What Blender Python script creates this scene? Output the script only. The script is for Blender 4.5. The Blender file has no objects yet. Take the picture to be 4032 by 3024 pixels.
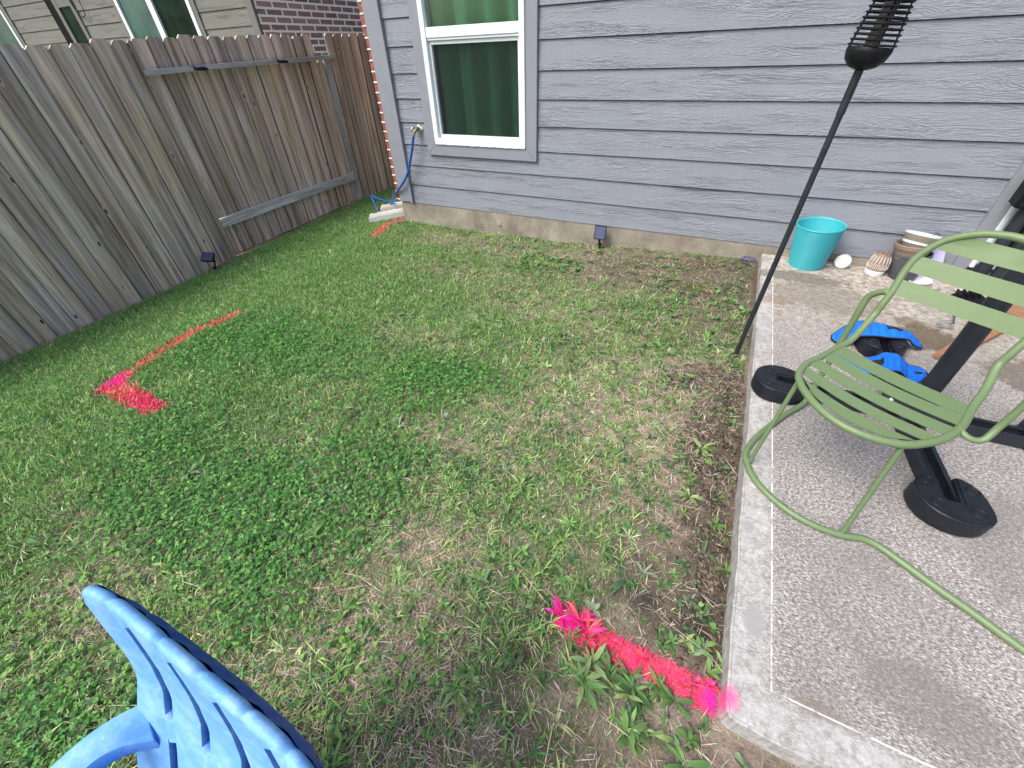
import bpy, bmesh, math, random
import numpy as np
from mathutils import Vector, Matrix, noise as mnoise
random.seed(7)
RNG = np.random.default_rng(11)
scene = bpy.context.scene
COL = scene.collection

# ------------------------------------------------------------ camera
CAM = Vector((2.201, -3.508, 1.1825))
Rc = ((0.89563085, 0.44368192, -0.03149189),
      (0.26145366, -0.58237516, -0.76973443),
      (-0.35985734, 0.68116483, -0.63758699))      # rows: right, down, forward
cd = bpy.data.cameras.new('camera')
cam = bpy.data.objects.new('camera', cd); COL.objects.link(cam)
mw = Matrix(((Rc[0][0], -Rc[1][0], -Rc[2][0], CAM[0]),
             (Rc[0][1], -Rc[1][1], -Rc[2][1], CAM[1]),
             (Rc[0][2], -Rc[1][2], -Rc[2][2], CAM[2]), (0, 0, 0, 1)))
cam.matrix_world = mw
cd.sensor_fit = 'HORIZONTAL'; cd.sensor_width = 36.0
cd.lens = 36.0 * 1580.8 / 4032.0
cd.clip_start = 0.02; cd.clip_end = 400
scene.camera = cam

# ------------------------------------------------------------ light
SUN_EL, SUN_AZ = math.radians(52), math.radians(215)    # azimuth from +y, clockwise
w = bpy.data.worlds.new('World'); scene.world = w; w.use_nodes = True
nt = w.node_tree
for n in list(nt.nodes): nt.nodes.remove(n)
wo = nt.nodes.new('ShaderNodeOutputWorld'); bg = nt.nodes.new('ShaderNodeBackground')
sky = nt.nodes.new('ShaderNodeTexSky'); sky.sky_type = 'NISHITA'; sky.sun_disc = False
sky.sun_elevation = SUN_EL; sky.sun_rotation = SUN_AZ
sky.air_density = 1.0; sky.dust_density = 5.0; sky.ozone_density = 1.0
bg.inputs[1].default_value = 0.15
nt.links.new(sky.outputs[0], bg.inputs[0]); nt.links.new(bg.outputs[0], wo.inputs[0])
sl = bpy.data.lights.new('sun', 'SUN'); sl.energy = 1.5; sl.angle = math.radians(28); sl.color = (1.0, 0.95, 0.88)
so = bpy.data.objects.new('sun', sl); COL.objects.link(so)
sd = Vector((math.sin(SUN_AZ) * math.cos(SUN_EL), math.cos(SUN_AZ) * math.cos(SUN_EL), math.sin(SUN_EL)))
so.rotation_euler = sd.to_track_quat('Z', 'Y').to_euler()
scene.view_settings.view_transform = 'Standard'; scene.view_settings.look = 'None'
scene.view_settings.exposure = 0.74; scene.view_settings.gamma = 1.0
scene.render.engine = 'CYCLES'
scene.cycles.max_bounces = 6

# ------------------------------------------------------------ material helpers
def mat(name):
    m = bpy.data.materials.new(name); m.use_nodes = True
    return m, m.node_tree, m.node_tree.nodes['Principled BSDF']
def N(t, typ, **kw):
    n = t.nodes.new('ShaderNode' + typ)
    for k, v in kw.items(): setattr(n, k, v)
    return n
def L(t, a, b): t.links.new(a, b)
def setin(n, **kw):
    for k, v in kw.items():
        n.inputs[k.replace('_', ' ')].default_value = v
def coords(t, scale=(1, 1, 1), src='Object', loc=(0, 0, 0)):
    tc = N(t, 'TexCoord'); mp = N(t, 'Mapping')
    mp.inputs['Scale'].default_value = scale; mp.inputs['Location'].default_value = loc
    L(t, tc.outputs[src], mp.inputs[0]); return mp.outputs[0]
def noise_tex(t, vec, scale=5, detail=6, rough=.6, dist=0):
    n = N(t, 'TexNoise'); n.inputs['Scale'].default_value = scale; n.inputs['Detail'].default_value = detail
    n.inputs['Roughness'].default_value = rough; n.inputs['Distortion'].default_value = dist
    L(t, vec, n.inputs['Vector']); return n.outputs['Fac']
def ramp(t, fac, stops, interp='LINEAR'):
    r = N(t, 'ValToRGB'); r.color_ramp.interpolation = interp
    e = r.color_ramp.elements
    while len(e) < len(stops): e.new(0.5)
    for i, (p, c) in enumerate(stops):
        e[i].position = p; e[i].color = (c[0], c[1], c[2], 1) if hasattr(c, '__len__') else (c, c, c, 1)
    L(t, fac, r.inputs[0]); return r.outputs[0]
def mix(t, f, a, b, mode='MIX'):
    m = N(t, 'Mix', data_type='RGBA', blend_type=mode)
    for sock, v in ((m.inputs[0], f), (m.inputs[6], a), (m.inputs[7], b)):
        if hasattr(v, 'links') or hasattr(v, 'is_linked'): L(t, v, sock)
        elif hasattr(v, '__len__'): sock.default_value = (v[0], v[1], v[2], 1)
        else: sock.default_value = v
    return m.outputs[2]
def math_(t, op, a, b=None, clamp=False):
    m = N(t, 'Math', operation=op, use_clamp=clamp)
    for i, v in enumerate((a, b)):
        if v is None: continue
        if hasattr(v, 'is_linked'): L(t, v, m.inputs[i])
        else: m.inputs[i].default_value = v
    return m.outputs[0]
def bump(t, h, strength=.3, dist=.01, prev=None):
    b = N(t, 'Bump'); b.inputs['Strength'].default_value = strength; b.inputs['Distance'].default_value = dist
    L(t, h, b.inputs['Height'])
    if prev is not None: L(t, prev, b.inputs['Normal'])
    return b.outputs[0]
def simple(name, col, rough=.5, metal=0, var=.12, scale=12, bmp=.0, bscale=200, spec=.5, coat=0, dirt=None):
    m, t, P = mat(name)
    v = coords(t)
    n = noise_tex(t, v, scale, 5, .65)
    d = tuple(c * (1 - var) for c in col); l_ = tuple(min(1, c * (1 + var)) for c in col)
    c = ramp(t, n, [(.3, d), (.7, l_)])
    if dirt:
        dn = noise_tex(t, v, dirt[2], 8, .75)
        c = mix(t, ramp(t, dn, [(dirt[3], 0), (dirt[3] + .12, dirt[1])]), c, dirt[0])
    L(t, c, P.inputs['Base Color'])
    r = ramp(t, noise_tex(t, v, scale * 2, 4, .6), [(.3, max(0, rough - .08)), (.7, min(1, rough + .08))])
    L(t, r, P.inputs['Roughness'])
    P.inputs['Metallic'].default_value = metal; P.inputs['Specular IOR Level'].default_value = spec
    P.inputs['Coat Weight'].default_value = coat
    if bmp: L(t, bump(t, noise_tex(t, v, bscale, 3, .6), bmp, .002), P.inputs['Normal'])
    return m

# ---- painted cedar-grain fibre cement siding
def siding_mat(name, col, grain_axis='x'):
    m, t, P = mat(name)
    uv = N(t, 'UVMap'); sep = N(t, 'SeparateXYZ'); L(t, uv.outputs[0], sep.inputs[0])
    # uv: x along board (m, offset per board), y up (m, offset per board)
    cmb = N(t, 'CombineXYZ')
    L(t, math_(t, 'MULTIPLY', sep.outputs[0], 2.0), cmb.inputs[0]); L(t, math_(t, 'MULTIPLY', sep.outputs[1], 17), cmb.inputs[1])
    n1 = noise_tex(t, cmb.outputs[0], 1.0, 3, .5, .35)
    rings = math_(t, 'SINE', math_(t, 'MULTIPLY', n1, 130))
    amp = ramp(t, noise_tex(t, cmb.outputs[0], .7, 2, .5), [(.38, .05), (.6, 1)])
    rings = math_(t, 'MULTIPLY', math_(t, 'MULTIPLY', math_(t, 'ADD', rings, 1), .5), amp)
    cm2 = N(t, 'CombineXYZ')
    L(t, math_(t, 'MULTIPLY', sep.outputs[0], 30), cm2.inputs[0]); L(t, math_(t, 'MULTIPLY', sep.outputs[1], 300), cm2.inputs[1])
    fine = noise_tex(t, cm2.outputs[0], 1.0, 4, .65, .3)
    h = math_(t, 'ADD', math_(t, 'MULTIPLY', rings, .7), math_(t, 'MULTIPLY', fine, .9))
    L(t, bump(t, h, 1.0, .0040), P.inputs['Normal'])
    blot = noise_tex(t, coords(t), 2.2, 6, .65)
    c = ramp(t, blot, [(.3, tuple(x * .93 for x in col)), (.7, tuple(x * 1.06 for x in col))])
    c = mix(t, ramp(t, h, [(.35, .22), (.9, 0)]), c, tuple(x * .82 for x in col))
    # splash-back grime near the ground
    tc = N(t, 'TexCoord'); s3 = N(t, 'SeparateXYZ'); L(t, tc.outputs['Object'], s3.inputs[0])
    gr = math_(t, 'MULTIPLY', ramp(t, s3.outputs[2], [(.0, 1), (.22, 0)]), ramp(t, noise_tex(t, coords(t), 5, 8, .7), [(.4, 0), (.7, .35)]))
    c = mix(t, gr, c, (.16, .14, .12))
    L(t, c, P.inputs['Base Color']); P.inputs['Roughness'].default_value = .62
    P.inputs['Specular IOR Level'].default_value = .35
    return m
M = {}
GREY = (.255, .283, .335)
M['siding'] = siding_mat('grey_painted_siding', GREY)
M['trim'] = simple('grey_painted_trim', (.235, .258, .300), .6, var=.06, scale=9, bmp=.25, bscale=120, spec=.35)
M['nbsiding'] = siding_mat('taupe_painted_siding', (.175, .188, .168))
M['nbtrim'] = simple('taupe_painted_trim', (.15, .158, .145), .6, var=.06, spec=.3)
M['vinyl'] = simple('white_vinyl', (.76, .83, .87), .35, var=.03, dirt=((.42, .40, .36), .5, 14, .62))
M['concrete_found'] = None

def concrete(name, base, dark, light, scale=1.0, patch=False):
    m, t, P = mat(name); v = coords(t)
    a = noise_tex(t, v, 3 * scale, 8, .65)
    b = noise_tex(t, v, 60 * scale, 6, .75)
    c_ = noise_tex(t, v, 240, 3, .7)
    c = ramp(t, a, [(.28, dark), (.5, base), (.75, light)])
    c = mix(t, ramp(t, b, [(.35, .6), (.65, 0)]), c, tuple(x * .62 for x in base))
    c = mix(t, ramp(t, c_, [(.55, 0), (.75, .45)]), c, light)
    L(t, c, P.inputs['Base Color']); P.inputs['Roughness'].default_value = .88
    P.inputs['Specular IOR Level'].default_value = .25
    h = math_(t, 'ADD', b, math_(t, 'MULTIPLY', c_, .5))
    L(t, bump(t, h, .5, .003), P.inputs['Normal'])
    return m
M['concrete_found'] = concrete('foundation_concrete', (.29, .265, .22), (.13, .115, .095), (.46, .44, .39), 1.6)
M['splash'] = concrete('splash_block_concrete', (.78, .77, .72), (.60, .58, .52), (.88, .88, .85), 2)

# patio slab: broom-finished field, smooth worn margin, tooled line, stains
def patio_mat():
    m, t, P = mat('patio_concrete')
    tc = N(t, 'TexCoord'); s = N(t, 'SeparateXYZ'); L(t, tc.outputs['Object'], s.inputs[0])
    v = tc.outputs['Object']
    x, y = s.outputs[0], s.outputs[1]
    wob = math_(t, 'MULTIPLY', math_(t, 'SUBTRACT', noise_tex(t, v, 14, 5, .6), .5), .03)
    ex = math_(t, 'SUBTRACT', x, 2.52); ey = math_(t, 'ADD', y, 3.085)
    e = math_(t, 'MINIMUM', ex, ey)
    en = math_(t, 'ADD', e, wob)
    margin = ramp(t, math_(t, 'MULTIPLY', en, 1), [(.07, 1), (.115, 0)])
    line = math_(t, 'LESS_THAN', math_(t, 'ABSOLUTE', math_(t, 'SUBTRACT', e, .0985)), .0019)
    line = math_(t, 'MULTIPLY', line, ramp(t, noise_tex(t, v, 25, 3, .6), [(.40, .15), (.50, .95)]))
    # field: salt and pepper brushed
    mp = N(t, 'Mapping'); mp.inputs['Scale'].default_value = (110, 230, 1); L(t, v, mp.inputs[0])
    mp.inputs['Rotation'].default_value = (0, 0, -.35)
    sp = noise_tex(t, mp.outputs[0], 1, 3, .7)
    sp2 = noise_tex(t, v, 85, 6, .78)
    big = noise_tex(t, v, 2.3, 7, .68)
    field = ramp(t, math_(t, 'ADD', math_(t, 'MULTIPLY', sp, .6), math_(t, 'MULTIPLY', sp2, .4)), [(.37, (.075, .070, .066)), (.46, (.20, .19, .182)), (.53, (.345, .335, .325)), (.61, (.66, .66, .66))])
    field = mix(t, ramp(t, big, [(.46, 0), (.68, .60)]), field, (.17, .16, .152))
    # cleaner, finer plaster close to the house
    nearh = ramp(t, math_(t, 'ADD', math_(t, 'MULTIPLY', y, .25), 1.0), [(.62, 0), (.9, 1)])
    mott = noise_tex(t, v, 30, 8, .8)
    mot2 = ramp(t, mott, [(.36, (.11, .095, .08)), (.47, (.33, .30, .25)), (.56, (.52, .48, .42)), (.66, (.72, .70, .65))])
    field = mix(t, math_(t, 'MULTIPLY', nearh, .8), field, mot2)
    marg = ramp(t, noise_tex(t, v, 34, 7, .7), [(.35, (.28, .27, .255)), (.5, (.43, .44, .44)), (.68, (.60, .63, .65))])
    ms = noise_tex(t, v, 130, 3, .7)
    marg = mix(t, ramp(t, ms, [(.33, .5), (.45, 0)]), marg, (.36, .35, .34))
    c = mix(t, math_(t, 'MULTIPLY', margin, ramp(t, noise_tex(t, v, 9, 6, .7), [(.35, .35), (.62, .92)])), field, marg)
    # grey patches in the margin
    def blob(cx, cy, r, sx=1, sy=1):
        dx = math_(t, 'MULTIPLY', math_(t, 'SUBTRACT', x, cx), sx); dy = math_(t, 'MULTIPLY', math_(t, 'SUBTRACT', y, cy), sy)
        d = math_(t, 'SQRT', math_(t, 'ADD', math_(t, 'POWER', dx, 2), math_(t, 'POWER', dy, 2)))
        d = math_(t, 'ADD', d, math_(t, 'MULTIPLY', math_(t, 'SUBTRACT', noise_tex(t, v, 22, 5, .7), .5), r * 1.4))
        return ramp(t, math_(t, 'DIVIDE', d, r), [(.75, 1), (1.0, 0)])
    for cx, cy, r, sx, sy in ((2.575, -2.83, .035, 1.2, .6), (2.548, -2.53, .022, 1.2, .7), (2.56, -.10, .05, 1, 1)):
        c = mix(t, math_(t, 'MULTIPLY', blob(cx, cy, r, sx, sy), .85), c, (.30, .31, .32))
    # brown and black stains
    for cx, cy, r, sx, sy, col, k in ((3.36, -.93, .13, 1.0, .8, (.10, .075, .045), .8), (3.30, -.78, .09, 1, 1.2, (.12, .09, .055), .6),
                                      (3.75, -1.15, .28, 1, 1.6, (.11, .085, .06), .65), (2.78, -.36, .17, .55, 1.7, (.14, .13, .11), .75),
                                      (2.62, -.78, .07, .7, 1.3, (.25, .13, .08), .5), (2.9, -.62, .3, .8, 1.3, (.18, .16, .13), .5),
                                      (2.95, -2.85, .12, .7, 1.3, (.16, .155, .15), .5), (2.72, -2.98, .03, .4, 1.5, (.20, .17, .14), .6), (3.4, -2.3, .3, 1, 1, (.17, .16, .155), .45)):
        c = mix(t, math_(t, 'MULTIPLY', blob(cx, cy, r, sx, sy), k), c, col)
    c = mix(t, line, c, (.78, .79, .80))
    # overspray of the pink paint on the corner
    d = math_(t, 'SQRT', math_(t, 'ADD', math_(t, 'POWER', math_(t, 'SUBTRACT', x, 2.522), 2), math_(t, 'POWER', math_(t, 'ADD', y, 3.045), 2)))
    pk = math_(t, 'MULTIPLY', ramp(t, d, [(.010, .85), (.036, 0)]), ramp(t, noise_tex(t, v, 160, 3, .7), [(.3, .5), (.6, 1)]))
    c = mix(t, pk, c, (.95, .05, .35))
    L(t, c, P.inputs['Base Color']); P.inputs['Roughness'].default_value = .85; P.inputs['Specular IOR Level'].default_value = .3
    h = math_(t, 'ADD', math_(t, 'ADD', sp, sp2), math_(t, 'MULTIPLY', mott, .6))
    h = math_(t, 'SUBTRACT', h, math_(t, 'MULTIPLY', line, .5))
    L(t, bump(t, h, .55, .0025), P.inputs['Normal'])
    return m
M['patio'] = patio_mat()

# weathered fence wood: uses uv (u across board 0..1, v along board in m) and attribute 'pid'
def fence_mat(name, tone='board'):
    m, t, P = mat(name)
    uv = N(t, 'UVMap'); s = N(t, 'SeparateXYZ'); L(t, uv.outputs[0], s.inputs[0])
    at = N(t, 'Attribute', attribute_name='pid'); pid = at.outputs['Fac']
    u, v = s.outputs[0], s.outputs[1]
    def vec(su, sv, k):
        c = N(t, 'CombineXYZ'); L(t, math_(t, 'MULTIPLY', u, su), c.inputs[0]); L(t, math_(t, 'MULTIPLY', v, sv), c.inputs[1])
        L(t, math_(t, 'MULTIPLY', pid, k), c.inputs[2]); return c.outputs[0]
    streak = noise_tex(t, vec(3.2, .9, 37.0), 1, 5, .62, .9)
    fine = noise_tex(t, vec(38, 4, 91.0), 1, 4, .7, .5)
    broad = noise_tex(t, vec(1.1, 1.0, 53.0), 1, 4, .6, .5)
    if tone == 'board':
        c = ramp(t, streak, [(.27, (.19, .158, .145)), (.40, (.37, .315, .27)), (.51, (.56, .50, .43)), (.66, (.78, .74, .69))])
        warm = mix(t, 1.0, c, (1.10, .975, .84), 'MULTIPLY')
        cool = mix(t, 1.0, c, (1.03, 1.0, 1.07), 'MULTIPLY')
    else:
        c = ramp(t, math_(t, 'ADD', math_(t, 'MULTIPLY', math_(t, 'SINE', math_(t, 'MULTIPLY', streak, 60)), .12), broad), [(.3, (.26, .275, .30)), (.5, (.45, .475, .51)), (.7, (.64, .67, .71))])
        warm = mix(t, 1.0, c, (1.0, .98, .92), 'MULTIPLY'); cool = c
    c = mix(t, ramp(t, broad, [(.38, 0), (.62, 1)]), warm, cool)
    w_ = ramp(t, math_(t, 'FRACT', math_(t, 'MULTIPLY', pid, 7.31)), [(.0, .72), (.5, 1.0), (1, 1.3)])
    c = mix(t, 1.0, c, w_, 'MULTIPLY')
    # sun-bleached silver streaks
    bl = noise_tex(t, vec(2.6, .8, 17.0), 1, 5, .65, .3)
    c = mix(t, ramp(t, bl, [(.56, 0), (.72, .65)]), c, (.50, .53, .54))
    # grain
    c = mix(t, ramp(t, fine, [(.32, .42), (.58, 0)]), c, (.14, .115, .10))
    # algae along the edges and low down
    edge = ramp(t, math_(t, 'ABSOLUTE', math_(t, 'SUBTRACT', u, .5)), [(.30, 0), (.5, 1)])
    alg = math_(t, 'MULTIPLY', edge, ramp(t, noise_tex(t, vec(1, 1.4, 11.0), 1, 4, .6), [(.44, 0), (.64, .6)]))
    if tone == 'board': c = mix(t, alg, c, (.17, .19, .07))
    if tone == 'board':
        gap = ramp(t, math_(t, 'ABSOLUTE', math_(t, 'SUBTRACT', u, .5)), [(.468, 0), (.495, .85)])
        c = mix(t, gap, c, (.055, .05, .03))
    # knots
    vo = N(t, 'TexVoronoi'); vo.inputs['Scale'].default_value = 1.0; L(t, vec(1.0, 2.9, 23.0), vo.inputs['Vector'])
    vo.inputs['Randomness'].default_value = 1
    c = mix(t, ramp(t, vo.outputs['Distance'], [(.07, .75), (.16, 0)]), c, (.62, .54, .46))
    c = mix(t, ramp(t, vo.outputs['Distance'], [(.045, 1), (.08, 0)]), c, (.05, .038, .035))
    L(t, c, P.inputs['Base Color']); P.inputs['Roughness'].default_value = .85; P.inputs['Specular IOR Level'].default_value = .2
    h = math_(t, 'ADD', fine, math_(t, 'MULTIPLY', streak, .6))
    L(t, bump(t, h, .55, .003), P.inputs['Normal'])
    return m
M['fence'] = fence_mat('weathered_cedar')
M['rail'] = fence_mat('weathered_rail', 'rail')

def brick_mat(name, plane, c1, c2, c3):
    m, t, P = mat(name)
    tc = N(t, 'TexCoord'); s = N(t, 'SeparateXYZ'); L(t, tc.outputs['Object'], s.inputs[0])
    cb = N(t, 'CombineXYZ'); L(t, s.outputs[1 if plane == 'yz' else 0], cb.inputs[0])
    L(t, math_(t, 'SUBTRACT', s.outputs[2], .0155), cb.inputs[1])
    wb = N(t, 'TexNoise'); wb.inputs['Scale'].default_value = 30; L(t, tc.outputs['Object'], wb.inputs['Vector'])
    ad = N(t, 'VectorMath', operation='SCALE'); sub = N(t, 'VectorMath', operation='SUBTRACT'); L(t, wb.outputs['Color'], sub.inputs[0]); sub.inputs[1].default_value = (.5, .5, .5)
    L(t, sub.outputs[0], ad.inputs[0]); ad.inputs['Scale'].default_value = .006
    a2 = N(t, 'VectorMath', operation='ADD'); L(t, cb.outputs[0], a2.inputs[0]); L(t, ad.outputs[0], a2.inputs[1])
    b = N(t, 'TexBrick'); L(t, a2.outputs[0], b.inputs['Vector'])
    b.inputs['Scale'].default_value = 1; b.inputs['Brick Width'].default_value = .254; b.inputs['Row Height'].default_value = .0762
    b.inputs['Mortar Size'].default_value = .0085 if plane == 'xz' else .013; b.inputs['Mortar Smooth'].default_value = .15; b.inputs['Bias'].default_value = 0
    b.inputs['Color1'].default_value = (0, 0, 0, 1); b.inputs['Color2'].default_value = (1, 1, 1, 1); b.inputs['Mortar'].default_value = (.5, .5, .5, 1)
    per = ramp(t, b.outputs['Color'], [(0, c1), (.35, c2), (.7, c3), (1, tuple(x * .55 for x in c1))])
    n = noise_tex(t, coords(t, (1, 1, 1.6)), 16, 6, .7)
    per = mix(t, ramp(t, n, [(.48, 0), (.62, .5)]), per, (.40, .33, .28))
    per = mix(t, ramp(t, noise_tex(t, coords(t), 60, 4, .7), [(.35, .5), (.55, 0)]), per, (.06, .045, .045))
    c = mix(t, b.outputs['Fac'], per, (.86, .86, .83))
    L(t, c, P.inputs['Base Color']); P.inputs['Roughness'].default_value = .9
    h = math_(t, 'ADD', math_(t, 'MULTIPLY', b.outputs['Fac'], .8), math_(t, 'MULTIPLY', noise_tex(t, coords(t), 90, 5, .7), .5))
    L(t, bump(t, h, .6, .006), P.inputs['Normal'])
    return m
M['brick_nb'] = brick_mat('mixed_brown_brick', 'yz', (.30, .15, .13), (.19, .165, .165), (.40, .28, .24))
M['brick_own'] = brick_mat('red_brick', 'xz', (.24, .075, .05), (.15, .07, .06), (.30, .12, .08))

def soil_mat():
    m, t, P = mat('bare_soil'); v = coords(t)
    at = N(t, 'Attribute', attribute_name='Col')
    a = noise_tex(t, v, 18, 8, .7); b = noise_tex(t, v, 120, 5, .75)
    c = mix(t, 1.0, at.outputs['Color'], ramp(t, a, [(.25, .62), (.5, 1.0), (.75, 1.35)]), 'MULTIPLY')
    c = mix(t, 1.0, c, ramp(t, b, [(.3, .6), (.5, 1.0), (.7, 1.4)]), 'MULTIPLY')
    L(t, c, P.inputs['Base Color']); P.inputs['Roughness'].default_value = .95; P.inputs['Specular IOR Level'].default_value = .15
    L(t, bump(t, math_(t, 'ADD', a, b), .9, .012), P.inputs['Normal'])
    return m
M['soil'] = soil_mat()
def leaf_mat(name, rough=.5, transl=.3, spec=.35):
    m, t, P = mat(name)
    at = N(t, 'Attribute', attribute_name='Col')
    L(t, at.outputs['Color'], P.inputs['Base Color']); P.inputs['Roughness'].default_value = rough
    P.inputs['Specular IOR Level'].default_value = spec
    tr = N(t, 'BsdfTranslucent'); L(t, mix(t, 1.0, at.outputs['Color'], (1.0, 1.05, .75), 'MULTIPLY'), tr.inputs[0])
    ms = N(t, 'MixShader'); ms.inputs[0].default_value = transl
    out = t.nodes['Material Output']
    L(t, P.outputs[0], ms.inputs[1]); L(t, tr.outputs[0], ms.inputs[2]); L(t, ms.outputs[0], out.inputs[0])
    return m
M['leaf'] = leaf_mat('green_leaf'); M['dry'] = leaf_mat('dry_straw', .8, .12, .15)
M['pink'] = leaf_mat('pink_painted_blades', .45, .05, .4)

M['green'] = simple('sage_green_powdercoat', (.135, .205, .098), .42, var=.05, scale=40, bmp=.12, bscale=900, spec=.5)
M['black'] = simple('black_steel', (.020, .025, .034), .48, var=.25, scale=25, bmp=.15, bscale=500, spec=.35, dirt=((.10, .09, .08), .4, 30, .62))
M['weight'] = simple('black_moulded_plastic', (.012, .015, .022), .45, spec=.3, var=.3, scale=14, bmp=.25, bscale=260, dirt=((.13, .12, .10), .55, 20, .60))
M['blackpl'] = simple('black_plastic', (.009, .010, .013), .5, var=.3, scale=20, spec=.22)
M['bluepl'] = None
def blue_plastic():
    m, t, P = mat('lit_shaded_blue_plastic'); v = coords(t)
    g = N(t, 'NewGeometry'); s = N(t, 'SeparateXYZ'); L(t, g.outputs['Normal'], s.inputs[0])
    at = N(t, 'Attribute', attribute_name='fade')
    n = noise_tex(t, v, 22, 7, .7); sc = noise_tex(t, coords(t, (1, 1, .15)), 160, 4, .7)
    P.inputs['Specular IOR Level'].default_value = .25
    base = mix(t, at.outputs['Fac'], (.004, .060, .42), (.135, .36, .74))  # deep blue paints in the shade of rear and undersides, pale blue the light
    c = mix(t, math_(t, 'MULTIPLY', ramp(t, n, [(.45, 0), (.68, .55)]), at.outputs['Fac']), base, (.36, .60, .88))
    c = mix(t, math_(t, 'MULTIPLY', ramp(t, sc, [(.60, 0), (.72, .5)]), at.outputs['Fac']), c, (.55, .74, .92))
    L(t, c, P.inputs['Base Color']); P.inputs['Roughness'].default_value = .5
    L(t, bump(t, math_(t, 'ADD', n, sc), .18, .002), P.inputs['Normal'])
    return m
M['bluepl'] = blue_plastic()
M['bluefab'] = simple('blue_quilted_fabric', (.010, .16, .70), .75, var=.18, scale=40, bmp=.5, bscale=500, spec=.25)
M['blackfab'] = simple('black_binding_fabric', (.012, .013, .018), .85, var=.2, scale=60, bmp=.4, bscale=600)
M['hose'] = simple('blue_hose_rubber', (.012, .10, .42), .35, var=.15, scale=30)
M['turq'] = simple('turquoise_plastic', (.045, .40, .46), .40, var=.05, scale=12, spec=.45)
M['whitepl'] = simple('white_plastic', (.72, .74, .76), .45, var=.05, dirt=((.40, .36, .32), .5, 18, .58))
M['terra'] = simple('clay_pot_taupe', (.23, .175, .145), .7, var=.12, scale=20, bmp=.2)
M['slate'] = simple('dark_slate_pot', (.085, .095, .12), .6, var=.12, scale=20)
M['taupe'] = simple('taupe_glazed_pot', (.23, .21, .175), .45, var=.1, scale=8)
M['lav'] = simple('lavender_plastic', (.50, .48, .80), .5, var=.05)
M['cedarwood'] = simple('split_cedar_board', (.30, .155, .09), .75, var=.35, scale=30, bmp=.4, bscale=80)
M['chrome'] = simple('chrome', (.75, .77, .78), .18, 1.0, var=.05)
M['brass'] = simple('tarnished_brass', (.18, .15, .11), .5, .7, var=.3)
M['caulk'] = simple('caulk_foam', (.58, .56, .48), .8, var=.1, bmp=.5, bscale=80)
M['solar'] = None
def solar():
    m, t, P = mat('solar_cells'); 
    P.inputs['Base Color'].default_value = (.05, .06, .13, 1); P.inputs['Roughness'].default_value = .22
    v = coords(t); wv = N(t, 'TexWave'); wv.inputs['Scale'].default_value = 30; L(t, v, wv.inputs['Vector'])
    L(t, ramp(t, wv.outputs['Fac'], [(.0, (.10, .12, .22)), (.06, (.045, .055, .13))]), P.inputs['Base Color'])
    P.inputs['Coat Weight'].default_value = .6
    return m
M['solar'] = solar()
def glass(name, tint=(1, 1, 1), rough=.02, alpha=.85):
    m, t, P = mat(name)
    out = t.nodes['Material Output']
    gl = N(t, 'BsdfGlossy'); gl.inputs['Roughness'].default_value = rough; gl.inputs[0].default_value = (.9, .95, .95, 1)
    tr = N(t, 'BsdfTransparent'); tr.inputs[0].default_value = (*tint, 1)
    fr = N(t, 'Fresnel'); fr.inputs[0].default_value = 1.5
    f = math_(t, 'ADD', math_(t, 'MULTIPLY', fr.outputs[0], .8), .0, True)
    ms = N(t, 'MixShader'); L(t, f, ms.inputs[0]); L(t, tr.outputs[0], ms.inputs[1]); L(t, gl.outputs[0], ms.inputs[2]); L(t, ms.outputs[0], out.inputs[0])
    return m
M['glass'] = glass('window_glass', (.86, .93, .90))
M['darkroom'] = simple('dark_interior', (.014, .016, .017), .95, var=.2, spec=.05)
M['nbglass'] = simple('teal_reflecting_glass', (.030, .10, .092), .05, var=.6, scale=1.6, spec=.45)
M['nbglass2'] = simple('painted_reflection_glass', (.006, .020, .010), .35, var=.8, scale=6, spec=.06)  # dark tree reflection put into the base colour
M['screen'] = None
def screen():
    m, t, P = mat('insect_screen'); out = t.nodes['Material Output']
    tr = N(t, 'BsdfTransparent'); ms = N(t, 'MixShader'); ms.inputs[0].default_value = .42
    P.inputs['Base Color'].default_value = (.012, .014, .015, 1); P.inputs['Roughness'].default_value = .8
    L(t, tr.outputs[0], ms.inputs[1]); L(t, P.outputs[0], ms.inputs[2]); L(t, ms.outputs[0], out.inputs[0])
    return m
M['screen'] = screen()
M['curtain'] = simple('green_curtain_cloth', (.085, .36, .20), .85, var=.12, scale=6, bmp=.3, bscale=700)
M['roof'] = simple('soffit_paint', (.30, .31, .34), .8)

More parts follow.
